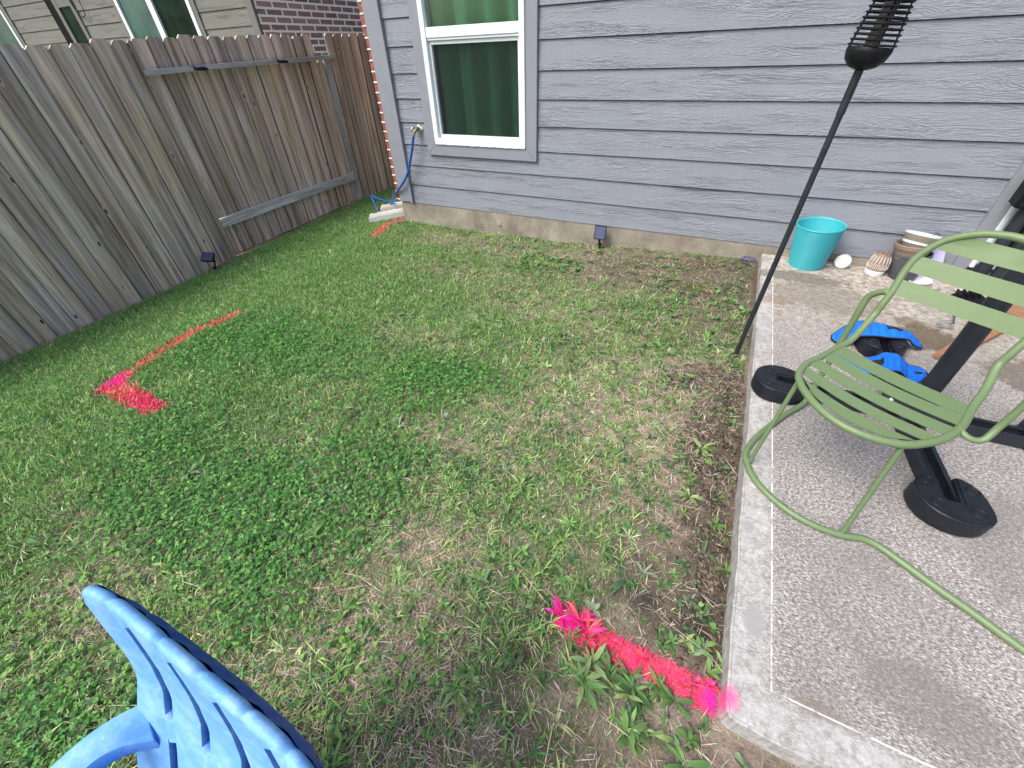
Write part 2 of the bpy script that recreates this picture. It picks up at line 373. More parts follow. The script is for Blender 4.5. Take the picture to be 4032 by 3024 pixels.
# ------------------------------------------------------------ mesh helpers
def tag(o, label=None, cat=None, group=None, kind=None):
    if label: o['label'] = label
    if cat: o['category'] = cat
    if group: o['group'] = group
    if kind: o['kind'] = kind
    return o
def empty(name, loc):
    o = bpy.data.objects.new(name, None); o.location = loc; o.empty_display_size = .05; COL.objects.link(o); return o
class MB:
    def __init__(s): s.v = []; s.f = []; s.uv = {}; s.pid = {}; s.fade = None
    def add(s, vs, fs, pid=None, uvs=None):
        b = len(s.v); s.v += [tuple(v) for v in vs]
        for i, f in enumerate(fs):
            if uvs: s.uv[len(s.f)] = uvs[i]
            if pid is not None: s.pid[len(s.f)] = pid
            s.f.append(tuple(b + k for k in f))
        return b
    def box(s, a, b, pid=None):
        (x0, y0, z0), (x1, y1, z1) = a, b
        s.add([(x0, y0, z0), (x1, y0, z0), (x1, y1, z0), (x0, y1, z0), (x0, y0, z1), (x1, y0, z1), (x1, y1, z1), (x0, y1, z1)],
              [(0, 3, 2, 1), (4, 5, 6, 7), (0, 1, 5, 4), (1, 2, 6, 5), (2, 3, 7, 6), (3, 0, 4, 7)], pid)
        return s
    def hexa(s, p):   # 8 points: bottom 4, top 4
        s.add(p, [(0, 3, 2, 1), (4, 5, 6, 7), (0, 1, 5, 4), (1, 2, 6, 5), (2, 3, 7, 6), (3, 0, 4, 7)]); return s
    def tube(s, pts, r, seg=12, cap=True, closed=False):
        P = [Vector(p) for p in pts]; n = len(P)
        rr = r if hasattr(r, '__len__') else [r] * n
        T = []
        for i in range(n):
            a = P[(i - 1) % n] if (i > 0 or closed) else P[i]; b = P[(i + 1) % n] if (i < n - 1 or closed) else P[i]
            T.append((b - a).normalized())
        up = Vector((0, 0, 1)) if abs(T[0].z) < .9 else Vector((1, 0, 0))
        nrm = (up - T[0] * up.dot(T[0])).normalized(); base = len(s.v)
        for i in range(n):
            nrm = (nrm - T[i] * nrm.dot(T[i])).normalized(); bi = T[i].cross(nrm)
            for k in range(seg):
                a = 2 * math.pi * k / seg
                s.v.append(tuple(P[i] + (nrm * math.cos(a) + bi * math.sin(a)) * rr[i]))
        rng = n if closed else n - 1
        for i in range(rng):
            j = (i + 1) % n
            for k in range(seg):
                k2 = (k + 1) % seg
                s.f.append((base + i * seg + k, base + i * seg + k2, base + j * seg + k2, base + j * seg + k))
        if cap and not closed:
            s.f.append(tuple(base + k for k in reversed(range(seg)))); s.f.append(tuple(base + (n - 1) * seg + k for k in range(seg)))
        return s
    def lathe(s, prof, c, axis=(0, 0, 1), seg=40, fn=None):
        ax = Vector(axis).normalized(); u = ax.orthogonal().normalized(); w_ = ax.cross(u); base = len(s.v); c = Vector(c)
        for (r, h) in prof:
            for k in range(seg):
                a = 2 * math.pi * k / seg; q = r if fn is None else fn(r, h, a)
                s.v.append(tuple(c + ax * h + (u * math.cos(a) + w_ * math.sin(a)) * q))
        for i in range(len(prof) - 1):
            for k in range(seg):
                k2 = (k + 1) % seg
                s.f.append((base + i * seg + k, base + i * seg + k2, base + (i + 1) * seg + k2, base + (i + 1) * seg + k))
        return s
    def prism(s, poly, z0, z1, inset=0):
        n = len(poly); cx = sum(p[0] for p in poly) / n; cy = sum(p[1] for p in poly) / n
        b = len(s.v)
        for p in poly: s.v.append((p[0], p[1], z0))
        for p in poly: s.v.append((p[0], p[1], z1))
        for i in range(n):
            j = (i + 1) % n; s.f.append((b + i, b + j, b + n + j, b + n + i))
        s.f.append(tuple(b + i for i in reversed(range(n)))); s.f.append(tuple(b + n + i for i in range(n)))
        return s
    def build(s, name, m, parent=None, smooth=False, bevel=0, bseg=2, recalc=True):
        me = bpy.data.meshes.new(name)
        off = Vector(parent_world(parent)) if parent else Vector((0, 0, 0))
        me.from_pydata([tuple(Vector(v) - off) for v in s.v], [], s.f)
        if s.uv:
            ul = me.uv_layers.new(name='UVMap')
            for fi, u in s.uv.items():
                for li, c in zip(me.polygons[fi].loop_indices, u): ul.data[li].uv = c
        if s.pid:
            at = me.attributes.new('pid', 'FLOAT', 'FACE')
            for fi, pv in s.pid.items(): at.data[fi].value = pv
        if s.fade is not None:
            at = me.attributes.new('fade', 'FLOAT', 'POINT'); at.data.foreach_set('value', s.fade)
        if recalc or bevel:
            bm = bmesh.new(); bm.from_mesh(me)
            bmesh.ops.recalc_face_normals(bm, faces=bm.faces)
            if bevel:
                bmesh.ops.bevel(bm, geom=[e for e in bm.edges if len(e.link_faces) == 2 and e.calc_face_angle(0) > .5], offset=bevel, segments=bseg, affect='EDGES', clamp_overlap=True)
            bm.to_mesh(me); bm.free()
        if smooth:
            me.shade_smooth()
            try: me.set_sharp_from_angle(angle=math.radians(40))
            except Exception: pass
        me.materials.append(m)
        o = bpy.data.objects.new(name, me); COL.objects.link(o)
        if parent: o.parent = parent
        return o
def parent_world(o):
    v = Vector((0, 0, 0))
    while o is not None: v = v + Vector(o.location); o = o.parent
    return v
def smooth_path(pts, n=8, closed=False):
    P = [Vector(p) for p in pts]; out = []; m = len(P)
    rng = m if closed else m - 1
    for i in range(rng):
        p0 = P[(i - 1) % m] if (i > 0 or closed) else P[0]; p1 = P[i]; p2 = P[(i + 1) % m]
        p3 = P[(i + 2) % m] if (i < m - 2 or closed) else P[-1]
        for k in range(n):
            t = k / n
            out.append(.5 * ((2 * p1) + (p2 - p0) * t + (2 * p0 - 5 * p1 + 4 * p2 - p3) * t * t + (3 * p1 - p0 - 3 * p2 + p3) * t ** 3))
    if not closed: out.append(P[-1])
    return out
def np_mesh(name, V, F, col, m, smooth=False):
    """V (n,3) array, F list of (k, index array (m,k)), col (n,3)"""
    me = bpy.data.meshes.new(name)
    me.vertices.add(len(V)); me.vertices.foreach_set('co', np.ascontiguousarray(V, dtype=np.float32).ravel())
    loops = np.concatenate([f.ravel() for f in F]); starts = []; tot = []; o = 0
    for f in F:
        starts.append(o + np.arange(len(f)) * f.shape[1]); tot.append(np.full(len(f), f.shape[1])); o += f.size
    starts = np.concatenate(starts); tot = np.concatenate(tot)
    me.loops.add(len(loops)); me.loops.foreach_set('vertex_index', loops.astype(np.int32))
    me.polygons.add(len(starts)); me.polygons.foreach_set('loop_start', starts.astype(np.int32)); me.polygons.foreach_set('loop_total', tot.astype(np.int32))
    me.update(calc_edges=True); me.validate()
    c4 = np.ones((len(V), 4), np.float32); c4[:, :3] = col
    ca = me.color_attributes.new('Col', 'FLOAT_COLOR', 'POINT'); ca.data.foreach_set('color', c4.ravel())
    if smooth: me.shade_smooth()
    me.materials.append(m); ob = bpy.data.objects.new(name, me); COL.objects.link(ob); return ob

# ------------------------------------------------------------ ground height and value noise
def _h(ix, iy, s):
    n = (ix * 374761393 + iy * 668265263 + s * 974634777) & 0xffffffff
    n = ((n ^ (n >> 13)) * 1274126177) & 0xffffffff
    return ((n ^ (n >> 16)) & 0xffff) / 65535.0
def vnoise(x, y, f, s=0):
    x = np.asarray(x, float) * f + 1000; y = np.asarray(y, float) * f + 1000
    ix = np.floor(x).astype(np.int64); iy = np.floor(y).astype(np.int64); fx = x - ix; fy = y - iy
    fx = fx * fx * (3 - 2 * fx); fy = fy * fy * (3 - 2 * fy)
    a = _h(ix, iy, s); b = _h(ix + 1, iy, s); c = _h(ix, iy + 1, s); d = _h(ix + 1, iy + 1, s)
    return (a * (1 - fx) + b * fx) * (1 - fy) + (c * (1 - fx) + d * fx) * fy
def fbm(x, y, f, o=4, s=0):
    r = 0; a = .5; t = 0
    for i in range(o): r = r + a * vnoise(x, y, f * 2 ** i, s + i * 17); t += a; a *= .55
    return r / t
def sstep(a, b, x): t = np.clip((x - a) / (b - a), 0, 1); return t * t * (3 - 2 * t)
def gbase(x, y):
    h0 = np.interp(x, [-8, -2.4, -.9, .1, 1.1, 2.0, 2.5, 3], [-.6, -.43, -.233, -.205, -.18, -.135, -.115, -.125])
    hf = np.interp(y, [-5, -3, -2, -1, 0, 1, 1.7, 6], [-.53, -.51, -.485, -.43, -.38, -.34, -.36, -.4])
    w_ = np.clip((0.2 - x) / 2.6, 0, 1); w_ = w_ * w_ * (3 - 2 * w_)
    return h0 + w_ * (hf + .43)
def blob(x, y, cx, cy, rx, ry=None, ang=0):
    ry = ry or rx; ca, sa = math.cos(ang), math.sin(ang); dx = x - cx; dy = y - cy
    return np.exp(-(((dx * ca + dy * sa) / rx) ** 2 + ((-dx * sa + dy * ca) / ry) ** 2))
def clodmask(x, y):
    m = blob(x, y, 2.46, -2.25, .13, .42) + blob(x, y, 2.30, -1.68, .22, .11, .5) + .8 * blob(x, y, 2.47, -2.6, .06, .3) + .6 * blob(x, y, 2.49, -1.85, .06, .3)
    return np.clip(m * 1.3, 0, 1) * (x < 2.53)
def ghole(x, y): return blob(x, y, 2.35, -1.69, .09, .045, .4) + .7 * blob(x, y, 2.24, -1.60, .13, .022, -.1) + .8 * blob(x, y, 2.49, -2.42, .035, .16)
def ground(x, y):
    x = np.asarray(x, float); y = np.asarray(y, float)
    z = gbase(x, y) + (fbm(x, y, 2.2, 4, 3) - .5) * .035 + (fbm(x, y, 22, 3, 9) - .5) * .008
    cm = clodmask(x, y)
    z = z + cm * ((fbm(x, y, 24, 4, 21) - .5) * .055 + np.abs(fbm(x, y, 45, 3, 55) - .5) * .05 - .012) - ghole(x, y) * .035
    z = z + blob(x, y, 2.27, -1.55, .15, .03, -.1) * .015
    edge = sstep(2.40, 2.52, x) * (y > -3.05) * (y < 0) + sstep(-3.2, -3.09, y) * (x > 2.45)
    return z - .018 * np.clip(edge, 0, 1)

# lawn composition maps (world metres)
def maps(x, y):
    n1 = fbm(x, y, 3.0, 4, 31); n2 = fbm(x, y, 7.0, 4, 47); n3 = fbm(x, y, 1.2, 3, 77)
    left = 1 - sstep(-.9, 1.5, x + (n3 - .5) * 1.0)
    front = sstep(-2.2, -3.2, y)
    dirt = 1.35 * blob(x, y, 1.80, -.32, .95, .36) + .85 * blob(x, y, 2.3, -.85, .35, .5) + blob(x, y, 2.45, -2.3, .18, .7) + .9 * blob(x, y, 2.38, -2.85, .22, .3) + .7 * blob(x, y, 2.42, -3.2, .35, .16) + .55 * blob(x, y, 1.6, -.75, .5, .25) \
        + .9 * clodmask(x, y) + .4 * blob(x, y, 3.2, -3.3, .8, .2)
    dirt = np.clip(dirt, 0, 1)
    clov = 1.25 * blob(x, y, .88, -3.13, .46, .22, .25) + .95 * blob(x, y, .40, -3.40, .35, .17) + 1.0 * blob(x, y, 1.12, -3.36, .22, .13) + .8 * blob(x, y, .80, -2.28, .50, .26) + .95 * blob(x, y, 1.12, -2.10, .26, .14) \
        + .75 * blob(x, y, .05, -3.15, .4, .25) + .9 * blob(x, y, .92, -3.84, .28, .14) + .6 * blob(x, y, -.5, -2.5, .6, .5) + .95 * blob(x, y, 1.12, -2.72, .34, .2) + .7 * blob(x, y, -.1, -2.3, .5, .3)
    clov = np.clip((clov + (n1 - .5) * 1.1) * 1.15 - .28, 0, 1)
    straw = .9 * blob(x, y, 1.95, -1.9, .35, .35) + .7 * blob(x, y, 1.56, -3.0, .20, .16) + .8 * blob(x, y, 1.62, -3.3, .22, .16) + .8 * blob(x, y, 2.15, -2.15, .25, .45) + 1.1 * blob(x, y, -.05, -.30, .95, .24) + .9 * blob(x, y, 1.3, -2.55, .22, .15) \
        + .7 * blob(x, y, .26, -3.5, .3, .1) + .8 * blob(x, y, .60, -3.66, .3, .1) + .6 * blob(x, y, .65, -1.9, .3, .16) + .55 * blob(x, y, 1.3, -1.3, .5, .3) + .6 * blob(x, y, .1, -.95, .7, .2) + 1.0 * blob(x, y, -2.34, -1.3, .08, 2.8) + .6 * blob(x, y, 1.95, -3.45, .5, .2)
    sb = np.clip(straw, 0, 1)
    straw = np.clip(straw * .9 + (n2 - .5) * 1.5 + .08 * (1 - left) - .05, 0, 1)
    green = .34 + .66 * left
    green = green + .55 * blob(x, y, 1.1, -1.7, .9, .8) + .3 * blob(x, y, 1.65, -2.7, .3, .35) + .25 * front * (x < 2.0)
    green = green * (.55 + .9 * n2) * (1 - .85 * dirt) * (1 - .55 * straw * (1 - left * .6)) * (1 - .62 * sb) * (1 - .3 * clov)
    fg = blob(x, y, -2.37, -1.2, .05, 3)
    green = green * (1 - .8 * fg)
    return np.clip(green, 0, 1.3), clov * (1 - .9 * dirt) * (1 - .7 * sb), straw * (1 - .55 * dirt), dirt, left
def allowed(x, y):
    slab = (x > 2.515) & (y > -3.085) & (y < .1)
    house = (x > -.90) & (y > -.015)
    return ~slab & ~house & (x > -2.37) & (x < 5)

# ------------------------------------------------------------ GROUND
def build_ground():
    xs = np.concatenate([[-60, -30, -15, -8, -5, -4, -3.4, -3], np.arange(-2.7, -.6, .035), np.arange(-.6, 1.2, .024), np.arange(1.2, 2.62, .013), np.arange(2.62, 4.3, .06), [5, 7, 10, 20, 40, 70]])
    ys = np.concatenate([[-60, -30, -15, -9, -7, -6, -5.2, -4.8], np.arange(-4.5, -1.2, .0135), np.arange(-1.2, .1, .022), np.arange(.1, 2.2, .05), [2.5, 3, 4, 6, 9, 15, 30, 60]])
    X, Y = np.meshgrid(xs, ys); Z = ground(X, Y)
    V = np.stack([X.ravel(), Y.ravel(), Z.ravel()], 1)
    nx, ny = len(xs), len(ys); i = np.arange(nx - 1); j = np.arange(ny - 1); I, J = np.meshgrid(i, j)
    a = (J * nx + I).ravel(); F = np.stack([a, a + 1, a + nx + 1, a + nx], 1)
    x, y = V[:, 0], V[:, 1]
    g, c, s, d, l_ = maps(x, y)
    tan = np.array([.37, .305, .25]); drk = np.array([.105, .082, .066]); under = np.array([.085, .11, .05])
    n = fbm(x, y, 4.5, 4, 5)[:, None]
    hb = np.clip(blob(x, y, 1.9, -.4, 1.1, .5) + blob(x, y, 2.35, -.8, .4, .6) + clodmask(x, y), 0, 1)[:, None]
    kk = np.clip(n * 2.6 - .95, 0, 1); soil = tan * (1 - kk) + drk * kk
    soil = soil * (1 - .75 * hb) + drk * .75 * hb
    k = np.clip(g + c, 0, 1)[:, None] * .75  # soil greener and darker beneath dense growth, under-blade shade put into its colour
    col = soil * (1 - k) + under * k
    gr = np.array([.09, .11, .045])
    moss = (blob(x, y, 2.17, -.63, .13, .06) * .8)[:, None]
    col = col * (1 - moss) + np.array([.10, .13, .015]) * moss
    burn = (blob(x, y, 2.30, -2.88, .06, .05) * .8)[:, None]; col = col * (1 - burn) + np.array([.035, .035, .04]) * burn
    o = np_mesh('ground', V, [F], col, M['soil'], True)
    tag(o, 'bare brown soil under the lawn, dry and lumpy beside the patio', 'ground', kind='structure')
build_ground()

# patio slab
mb = MB()
def slab():
    n = 90; poly = []
    for i in range(n + 1):
        y = 0.0 - 3.085 * i / n
        poly.append((2.52 + (float(fbm(2.5, y, 9, 3, 5)) - .5) * .010 + (2.55 - 2.52) * (1 - i / n), y))
    poly[-1] = (2.525, -3.078)
    for i in range(1, 60):
        x = 2.53 + 5.5 * (i / 59) ** 1.6; poly.append((x, -3.088 + (float(fbm(x, -3, 9, 3, 8)) - .5) * .008))
    poly += [(8.03, .0)]
    mb.prism(poly, -.30, -.06)
slab()
o = mb.build('patio', M['patio'], None, bevel=.006, bseg=2); tag(o, 'grey concrete patio slab with worn white edges and dark stains', 'patio', kind='structure')

# ------------------------------------------------------------ HOUSE
S = .1778
house = empty('grey_house', (1.4, 0.0, -.3))
tag(house, 'grey lap-sided house wall with a white framed window and concrete footing', 'house')
def siding(name, m, parent, rects, y0, zbase, nrows, flip=1, seed=1):
    """rects: list of (x0,x1,z0,z1) free fields; boards run in x; butt edge proud of y0."""
    rnd = random.Random(seed); mb = MB()
    for k in range(nrows):
        zb = zbase + k * S; zt = zb + S
        ou, ov = rnd.uniform(0, 50), rnd.uniform(0, 50)
        for (x0, x1, za, zc) in rects:
            a = max(zb, za); b = min(zt, zc)
            if b - a < .004: continue
            def yy(z): return y0 + .0115 * (z - zb) / S      # leans back toward the top
            nx = max(1, int((x1 - x0) / .6)); X = [x0 + (x1 - x0) * i / nx for i in range(nx + 1)]
            for i in range(nx):
                bb = b - .006 if b == zt else b
                p = [(X[i], yy(a), a), (X[i + 1], yy(a), a), (X[i + 1], yy(bb), bb), (X[i], yy(bb), bb)]
                mb.add(p, [(0, 1, 2, 3)], None, [[(q[0] + ou, q[2] - zb + ov) for q in p]])
                if bb < b:   # shadow gap tucked under the next board
                    p = [(X[i], yy(bb), bb), (X[i + 1], yy(bb), bb), (X[i + 1], yy(bb) + .014, bb + .001), (X[i], yy(bb) + .014, bb + .001), (X[i + 1], yy(bb) + .014, b + .002), (X[i], yy(bb) + .014, b + .002)]
                    mb.add(p, [(0, 1, 2, 3), (3, 2, 4, 5)], None, [[(q[0] + ou, q[2] - zb + ov) for q in (p[0], p[1], p[2], p[3])], [(q[0] + ou, q[2] - zb + ov) for q in (p[3], p[2], p[4], p[5])]])
                if a == zb:   # underside of the butt edge
                    q = [(X[i], y0 + .026, a), (X[i + 1], y0 + .026, a), (X[i + 1], y0, a), (X[i], y0, a)]
                    mb.add(q, [(0, 1, 2, 3)], None, [[(r[0] + ou, ov) for r in q]])
    return mb.build(name, m, parent, recalc=False)
WL, WR, WB, WT = -.431, .676, .458, 2.32       # outer casing of the window
DX = 3.622                                       # door casing starts
siding('siding', M['siding'], house, [(-.722, WL + .002, 0, 2.9), (WL + .002, WR - .002, 0, WB + .002), (WL, WR, WT, 2.9), (WR - .002, DX + .003, 0, 2.9), (DX, 5.6, 2.2, 2.9), (5.55, 8, 0, 2.9)], 0.0, 0.0, 17)
mb = MB(); mb.box((-.72, .030, -.02), (WL + .09, .05, 2.9)); mb.box((WR - .09, .030, -.02), (DX + .05, .05, 2.9)); mb.box((WL + .09, .030, -.02), (WR - .09, .05, WB + .08)); mb.box((WL + .09, .030, WT - .08), (WR - .09, .05, 2.9))
mb.build('sheathing', M['darkroom'], house)
# corner board with its narrow inner strip
mb = MB(); mb.box((-.893, -.012, .004), (-.742, .02, 2.9)); mb.build('corner_board', M['trim'], house, bevel=.002)
mb = MB(); mb.box((-.745, -.024, .0), (-.718, .012, 2.9)); mb.build('corner_strip', M['trim'], house, bevel=.002)
# window casing, mitred
def mitred(name, m, par, x0, x1, z0, z1, wd, ya, yb, bev=.002):
    mb = MB()
    for (o, i) in (((x0, z0, x1, z0), (x0 + wd, z0 + wd, x1 - wd, z0 + wd)), ((x1, z0, x1, z1), (x1 - wd, z0 + wd, x1 - wd, z1 - wd)), ((x1, z1, x0, z1), (x1 - wd, z1 - wd, x0 + wd, z1 - wd)), ((x0, z1, x0, z0), (x0 + wd, z1 - wd, x0 + wd, z0 + wd))):
        g = .0006
        pts = [(o[0], o[1]), (o[2], o[3]), (i[2], i[3]), (i[0], i[1])]
        c = (sum(p[0] for p in pts) / 4, sum(p[1] for p in pts) / 4)
        pts = [(p[0] + (c[0] - p[0]) * g * 3, p[1] + (c[1] - p[1]) * g) for p in pts]
        mb.hexa([(p[0], ya, p[1]) for p in pts] + [(p[0], yb, p[1]) for p in pts])
    return mb.build(name, m, par, bevel=bev)
win = empty('window', (0.12, 0, .5)); win.parent = house; win.location = Vector((.12, 0, .5)) - Vector(house.location)
mitred('casing', M['trim'], win, WL, WR, WB, WT, .096, -.018, .012)
FX0, FX1, FZ0, FZ1 = -.333, .578, .556, 2.222
mitred('frame', M['vinyl'], win, FX0, FX1, FZ0, FZ1, .045, -.028, .06, .003)
mb = MB(); mb.box((FX0 + .046, -.022, 1.285), (FX1 - .046, .03, 1.350)); mb.box((FX0 + .046, -.014, 1.268), (FX1 - .046, .04, 1.284)); mb.build('meeting_rail', M['vinyl'], win, bevel=.003)
mitred('lower_sash', M['vinyl'], win, FX0 + .046, FX1 - .046, FZ0 + .046, 1.266, .022, .002, .035, .002)
mb = MB(); mb.box((FX0 + .046, .012, 1.351), (FX1 - .046, .016, FZ1 - .046)); mb.build('upper_pane', M['glass'], win)
mb = MB(); mb.box((FX0 + .07, .028, FZ0 + .07), (FX1 - .07, .032, 1.244)); mb.build('lower_pane', M['glass'], win)
mb = MB(); mb.add([(FX0 + .07, .014, FZ0 + .07), (FX1 - .07, .014, FZ0 + .07), (FX1 - .07, .014, 1.244), (FX0 + .07, .014, 1.244)], [(0, 1, 2, 3)]); mb.build('insect_screen', M['screen'], win)
# caulk line under the frame
mb = MB(); P = [(FX0 + .005 + (FX1 - FX0 - .01) * i / 40, -.024, FZ0 - .003 + .003 * math.sin(i * 1.7) * random.random()) for i in range(41)]
mb.tube(P, [.004 + .003 * random.random() for _ in P], 6); mb.build('caulk_bead', M['vinyl'], win)
# curtain
mb = MB(); nx, nz = 160, 14; g0 = []
rc = random.Random(3); ph = [rc.uniform(0, 6) for _ in range(5)]
for j in range(nz + 1):
    z = .50 + 1.8 * j / nz
    for i in range(nx + 1):
        x = FX0 + .02 + (FX1 - FX0 - .04) * i / nx
        s = x * 1.0 + .02 * math.sin(z * 2 + ph[4])
        f = .5 + .5 * math.sin(s * 27 + ph[0] + .8 * math.sin(s * 9 + ph[1]))
        y = .075 + .13 * (1 - f) ** 2.2 + .010 * math.sin(s * 61 + ph[2]) + .02 * math.sin(s * 6 + ph[3])
        if z < .75: y += .03 * (.75 - z) * math.sin(x * 30)
        g0.append((x, y, z))
mb.add(g0, [(j * (nx + 1) + i, j * (nx + 1) + i + 1, (j + 1) * (nx + 1) + i + 1, (j + 1) * (nx + 1) + i) for j in range(nz) for i in range(nx)])
mb.build('curtain', M['curtain'], win, smooth=True, recalc=False)
mb = MB(); mb.box((-.6, .30, .2), (.9, .32, 2.6)); mb.box((-.6, .07, .2), (.9, .30, .22)); mb.box((-.6, .07, .22), (-.58, .3, 2.6)); mb.box((.88, .07, .22), (.9, .3, 2.6)); mb.build('dark_room', M['darkroom'], house)
# footing
mb = MB(); n = 60; vs = []; fs = []
for i in range(n + 1):
    x = -.885 + 9 * i / n
    vs += [(x, .004, -.004), (x, .002 + .004 * math.sin(x * 9), -.12), (x, .0 + .006 * math.sin(x * 5 + 1), -.45)]
for i in range(n):
    for k in range(2): fs.append((i * 3 + k, i * 3 + k + 1, i * 3 + k + 4, i * 3 + k + 3))
mb.add(vs, fs); mb.add([(-.885, .004, -.004), (-.885, .005, -.5), (-.885, 6, -.5), (-.885, 6, -.004)], [(0, 1, 2, 3)])
mb.add([(-.885, .004, -.004), (8, .004, -.004), (8, .1, -.003), (-.885, .1, -.003)], [(0, 1, 2, 3)])
fd = mb.build('footing', M['concrete_found'], house)
mb = MB(); mb.lathe([(.0, .004), (.022, .0035), (.027, .001), (.029, -.004)], (.28, .001, -.105), (0, -1, 0), 20); mb.build('footing_patch', M['concrete_found'], fd, smooth=True)
# brick veneer of the side wall
mb = MB()
for k in range(38):
    z = .0155 + k * .0762
    j = random.uniform(-.003, .003)
    mb.box((-.946 + j, .006 + abs(j), z + .005), (-.8935, .10, z + .0712))
mb.build('brick_quoin', simple('red_brick_end', (.27, .085, .055), .85, var=.45, scale=22, bmp=.6, bscale=60), house, bevel=.003, bseg=1)
mb = MB(); mb.box((-.941, .012, .012), (-.893, 6, 2.9))
for k in range(38):
    z = .0155 + k * .0762; mb.tube([(-.945, .010, z), (-.920, .006, z + random.uniform(-.001, .001)), (-.893, .004, z)], .0062, 6)
mb.build('mortar', simple('white_mortar', (.74, .73, .69), .9, var=.1, scale=60, bmp=.5, bscale=150), house)
mb = MB(); mb.box((-.948, .10, .012), (-.942, 6, 2.9)); mb.build('brick_wall', M['brick_own'], house)
# eave above the frame
mb = MB(); mb.box((-1.4, -.42, 2.9), (8.3, 6, 3.0)); mb.box((-1.4, -.44, 2.86), (8.3, -.421, 3.05)); mb.build('eave', M['roof'], house)
# patio door: casing, white frame, dark glass
mb = MB(); mb.box((DX, -.016, .012), (3.697, .012, 2.199)); mb.build('door_casing', M['trim'], house, bevel=.002)
door = empty('patio_door', (0, 0, 0)); door.parent = house; door.location = Vector((4.5, 0, 0)) - Vector(house.location)
mb = MB(); mb.box((3.698, -.03, .028), (3.722, .05, 2.19)); mb.box((3.723, -.018, .05), (3.748, .05, 2.15)); mb.box((3.749, -.02, .028), (5.5, .05, .05)); mb.box((3.70, -.024, 2.15), (5.52, .05, 2.19)); mb.box((4.55, -.01, .051), (4.62, .05, 2.149))
mb.build('door_frame', M['vinyl'], door, bevel=.003)
mb = MB(); mb.box((3.80, .02, .10), (4.549, .026, 2.149)); mb.build('door_glass', M['nbglass2'], door)
mb = MB(); mb.box((3.749, .0, .051), (3.80, .04, 2.149)); mb.box((3.80, .0, .051), (4.549, .04, .10)); mb.build('door_sash', M['vinyl'], door, bevel=.003)

# faucet on the wall
fa = empty('faucet', (-.525, -.02, .66)); fa.parent = house; fa.location = Vector((-.525, -.02, .66)) - Vector(house.location)
mb = MB(); mb.lathe([(0, .016), (.017, .014), (.026, .006), (.030, 0)], (-.505, .004, .662), (0, -1, 0), 18, lambda r, h, a: r * (1 + .25 * math.sin(3 * a + 1) * (r > .01))); mb.build('sealant', M['caulk'], fa, smooth=True)
mb = MB(); mb.tube([(-.507, -.0, .664), (-.509, -.028, .664), (-.516, -.046, .655), (-.528, -.058, .635)], [.014, .015, .014, .0125], 12); mb.tube([(-.512, -.033, .664), (-.540, -.045, .672)], .008, 10); mb.build('spout', M['brass'], fa, smooth=True)
mb = MB(); c = Vector((-.546, -.047, .674)); ax = Vector((-.9, -.35, .25)).normalized(); u = ax.orthogonal().normalized(); v_ = ax.cross(u)
mb.tube([c + (u * math.cos(a) + v_ * math.sin(a)) * (.020 + .0025 * math.cos(a * 8)) for a in [2 * math.pi * k / 48 for k in range(48)]], .0035, 8, closed=True)
for k in range(4):
    a = k * math.pi / 2; mb.tube([c, c + (u * math.cos(a) + v_ * math.sin(a)) * .02], .0028, 6)
mb.lathe([(0, .006), (.006, .005), (.006, -.004), (0, -.005)], c, ax, 12); mb.build('handle_wheel', M['chrome'], fa, smooth=True)
mb = MB(); mb.lathe([(0.009, 0), (.0125, 0), (.0125, .022), (.010, .024)], (-.537, -.066, .615), (.35, .25, 1), 16); mb.build('hose_coupling', simple('copper_ring', (.40, .24, .17), .4, .7), fa, smooth=True)

# hose
hp = [(-.532, -.063, .628), (-.540, -.066, .60), (-.560, -.066, .55), (-.595, -.062, .47), (-.635, -.058, .39), (-.690, -.055, .29), (-.760, -.05, .21), (-.85, -.04, .135), (-.955, .0, .06), (-1.10, .12, -.02), (-1.26, .24, -.10), (-1.37, .34, -.175),
      (-1.44, .40, -.235), (-1.47, .42, -.262), (-1.40, .52, -.262), (-1.25, .58, -.25), (-1.12, .50, -.23), (-1.18, .38, -.215), (-1.30, .33, -.15), (-1.44, .38, -.155), (-1.60, .40, -.14), (-1.70, .41, -.12), (-1.66, .38, -.18), (-1.58, .33, -.24), (-1.52, .29, -.29), (-1.46, .28, -.29), (-1.42, .36, -.25), (-1.38, .46, -.16), (-1.33, .5, -.12), (-1.24, .46, -.16), (-1.14, .42, -.22), (-1.02, .44, -.24)]
mb = MB(); mb.tube(smooth_path(hp, 8), .0115, 12); o = mb.build('garden_hose', M['hose'], None, smooth=True)
tag(o, 'blue garden hose hanging from the wall faucet and tangled behind the splash blocks', 'hose')
# drain pipe end
mb = MB(); mb.lathe([(.036, -.03)] + [(.040 + .004 * (i % 2), i * .007) for i in range(17)] + [(.034, .12), (.031, .06)], (-1.17, .50, -.17), (-.55, -.75, -.30), 24, None)
o = mb.build('drain_pipe', simple('white_corrugated_pipe', (.62, .63, .62), .5, var=.1), None, smooth=False); tag(o, 'white ribbed drain pipe end at the house corner beside the hose', 'pipe')
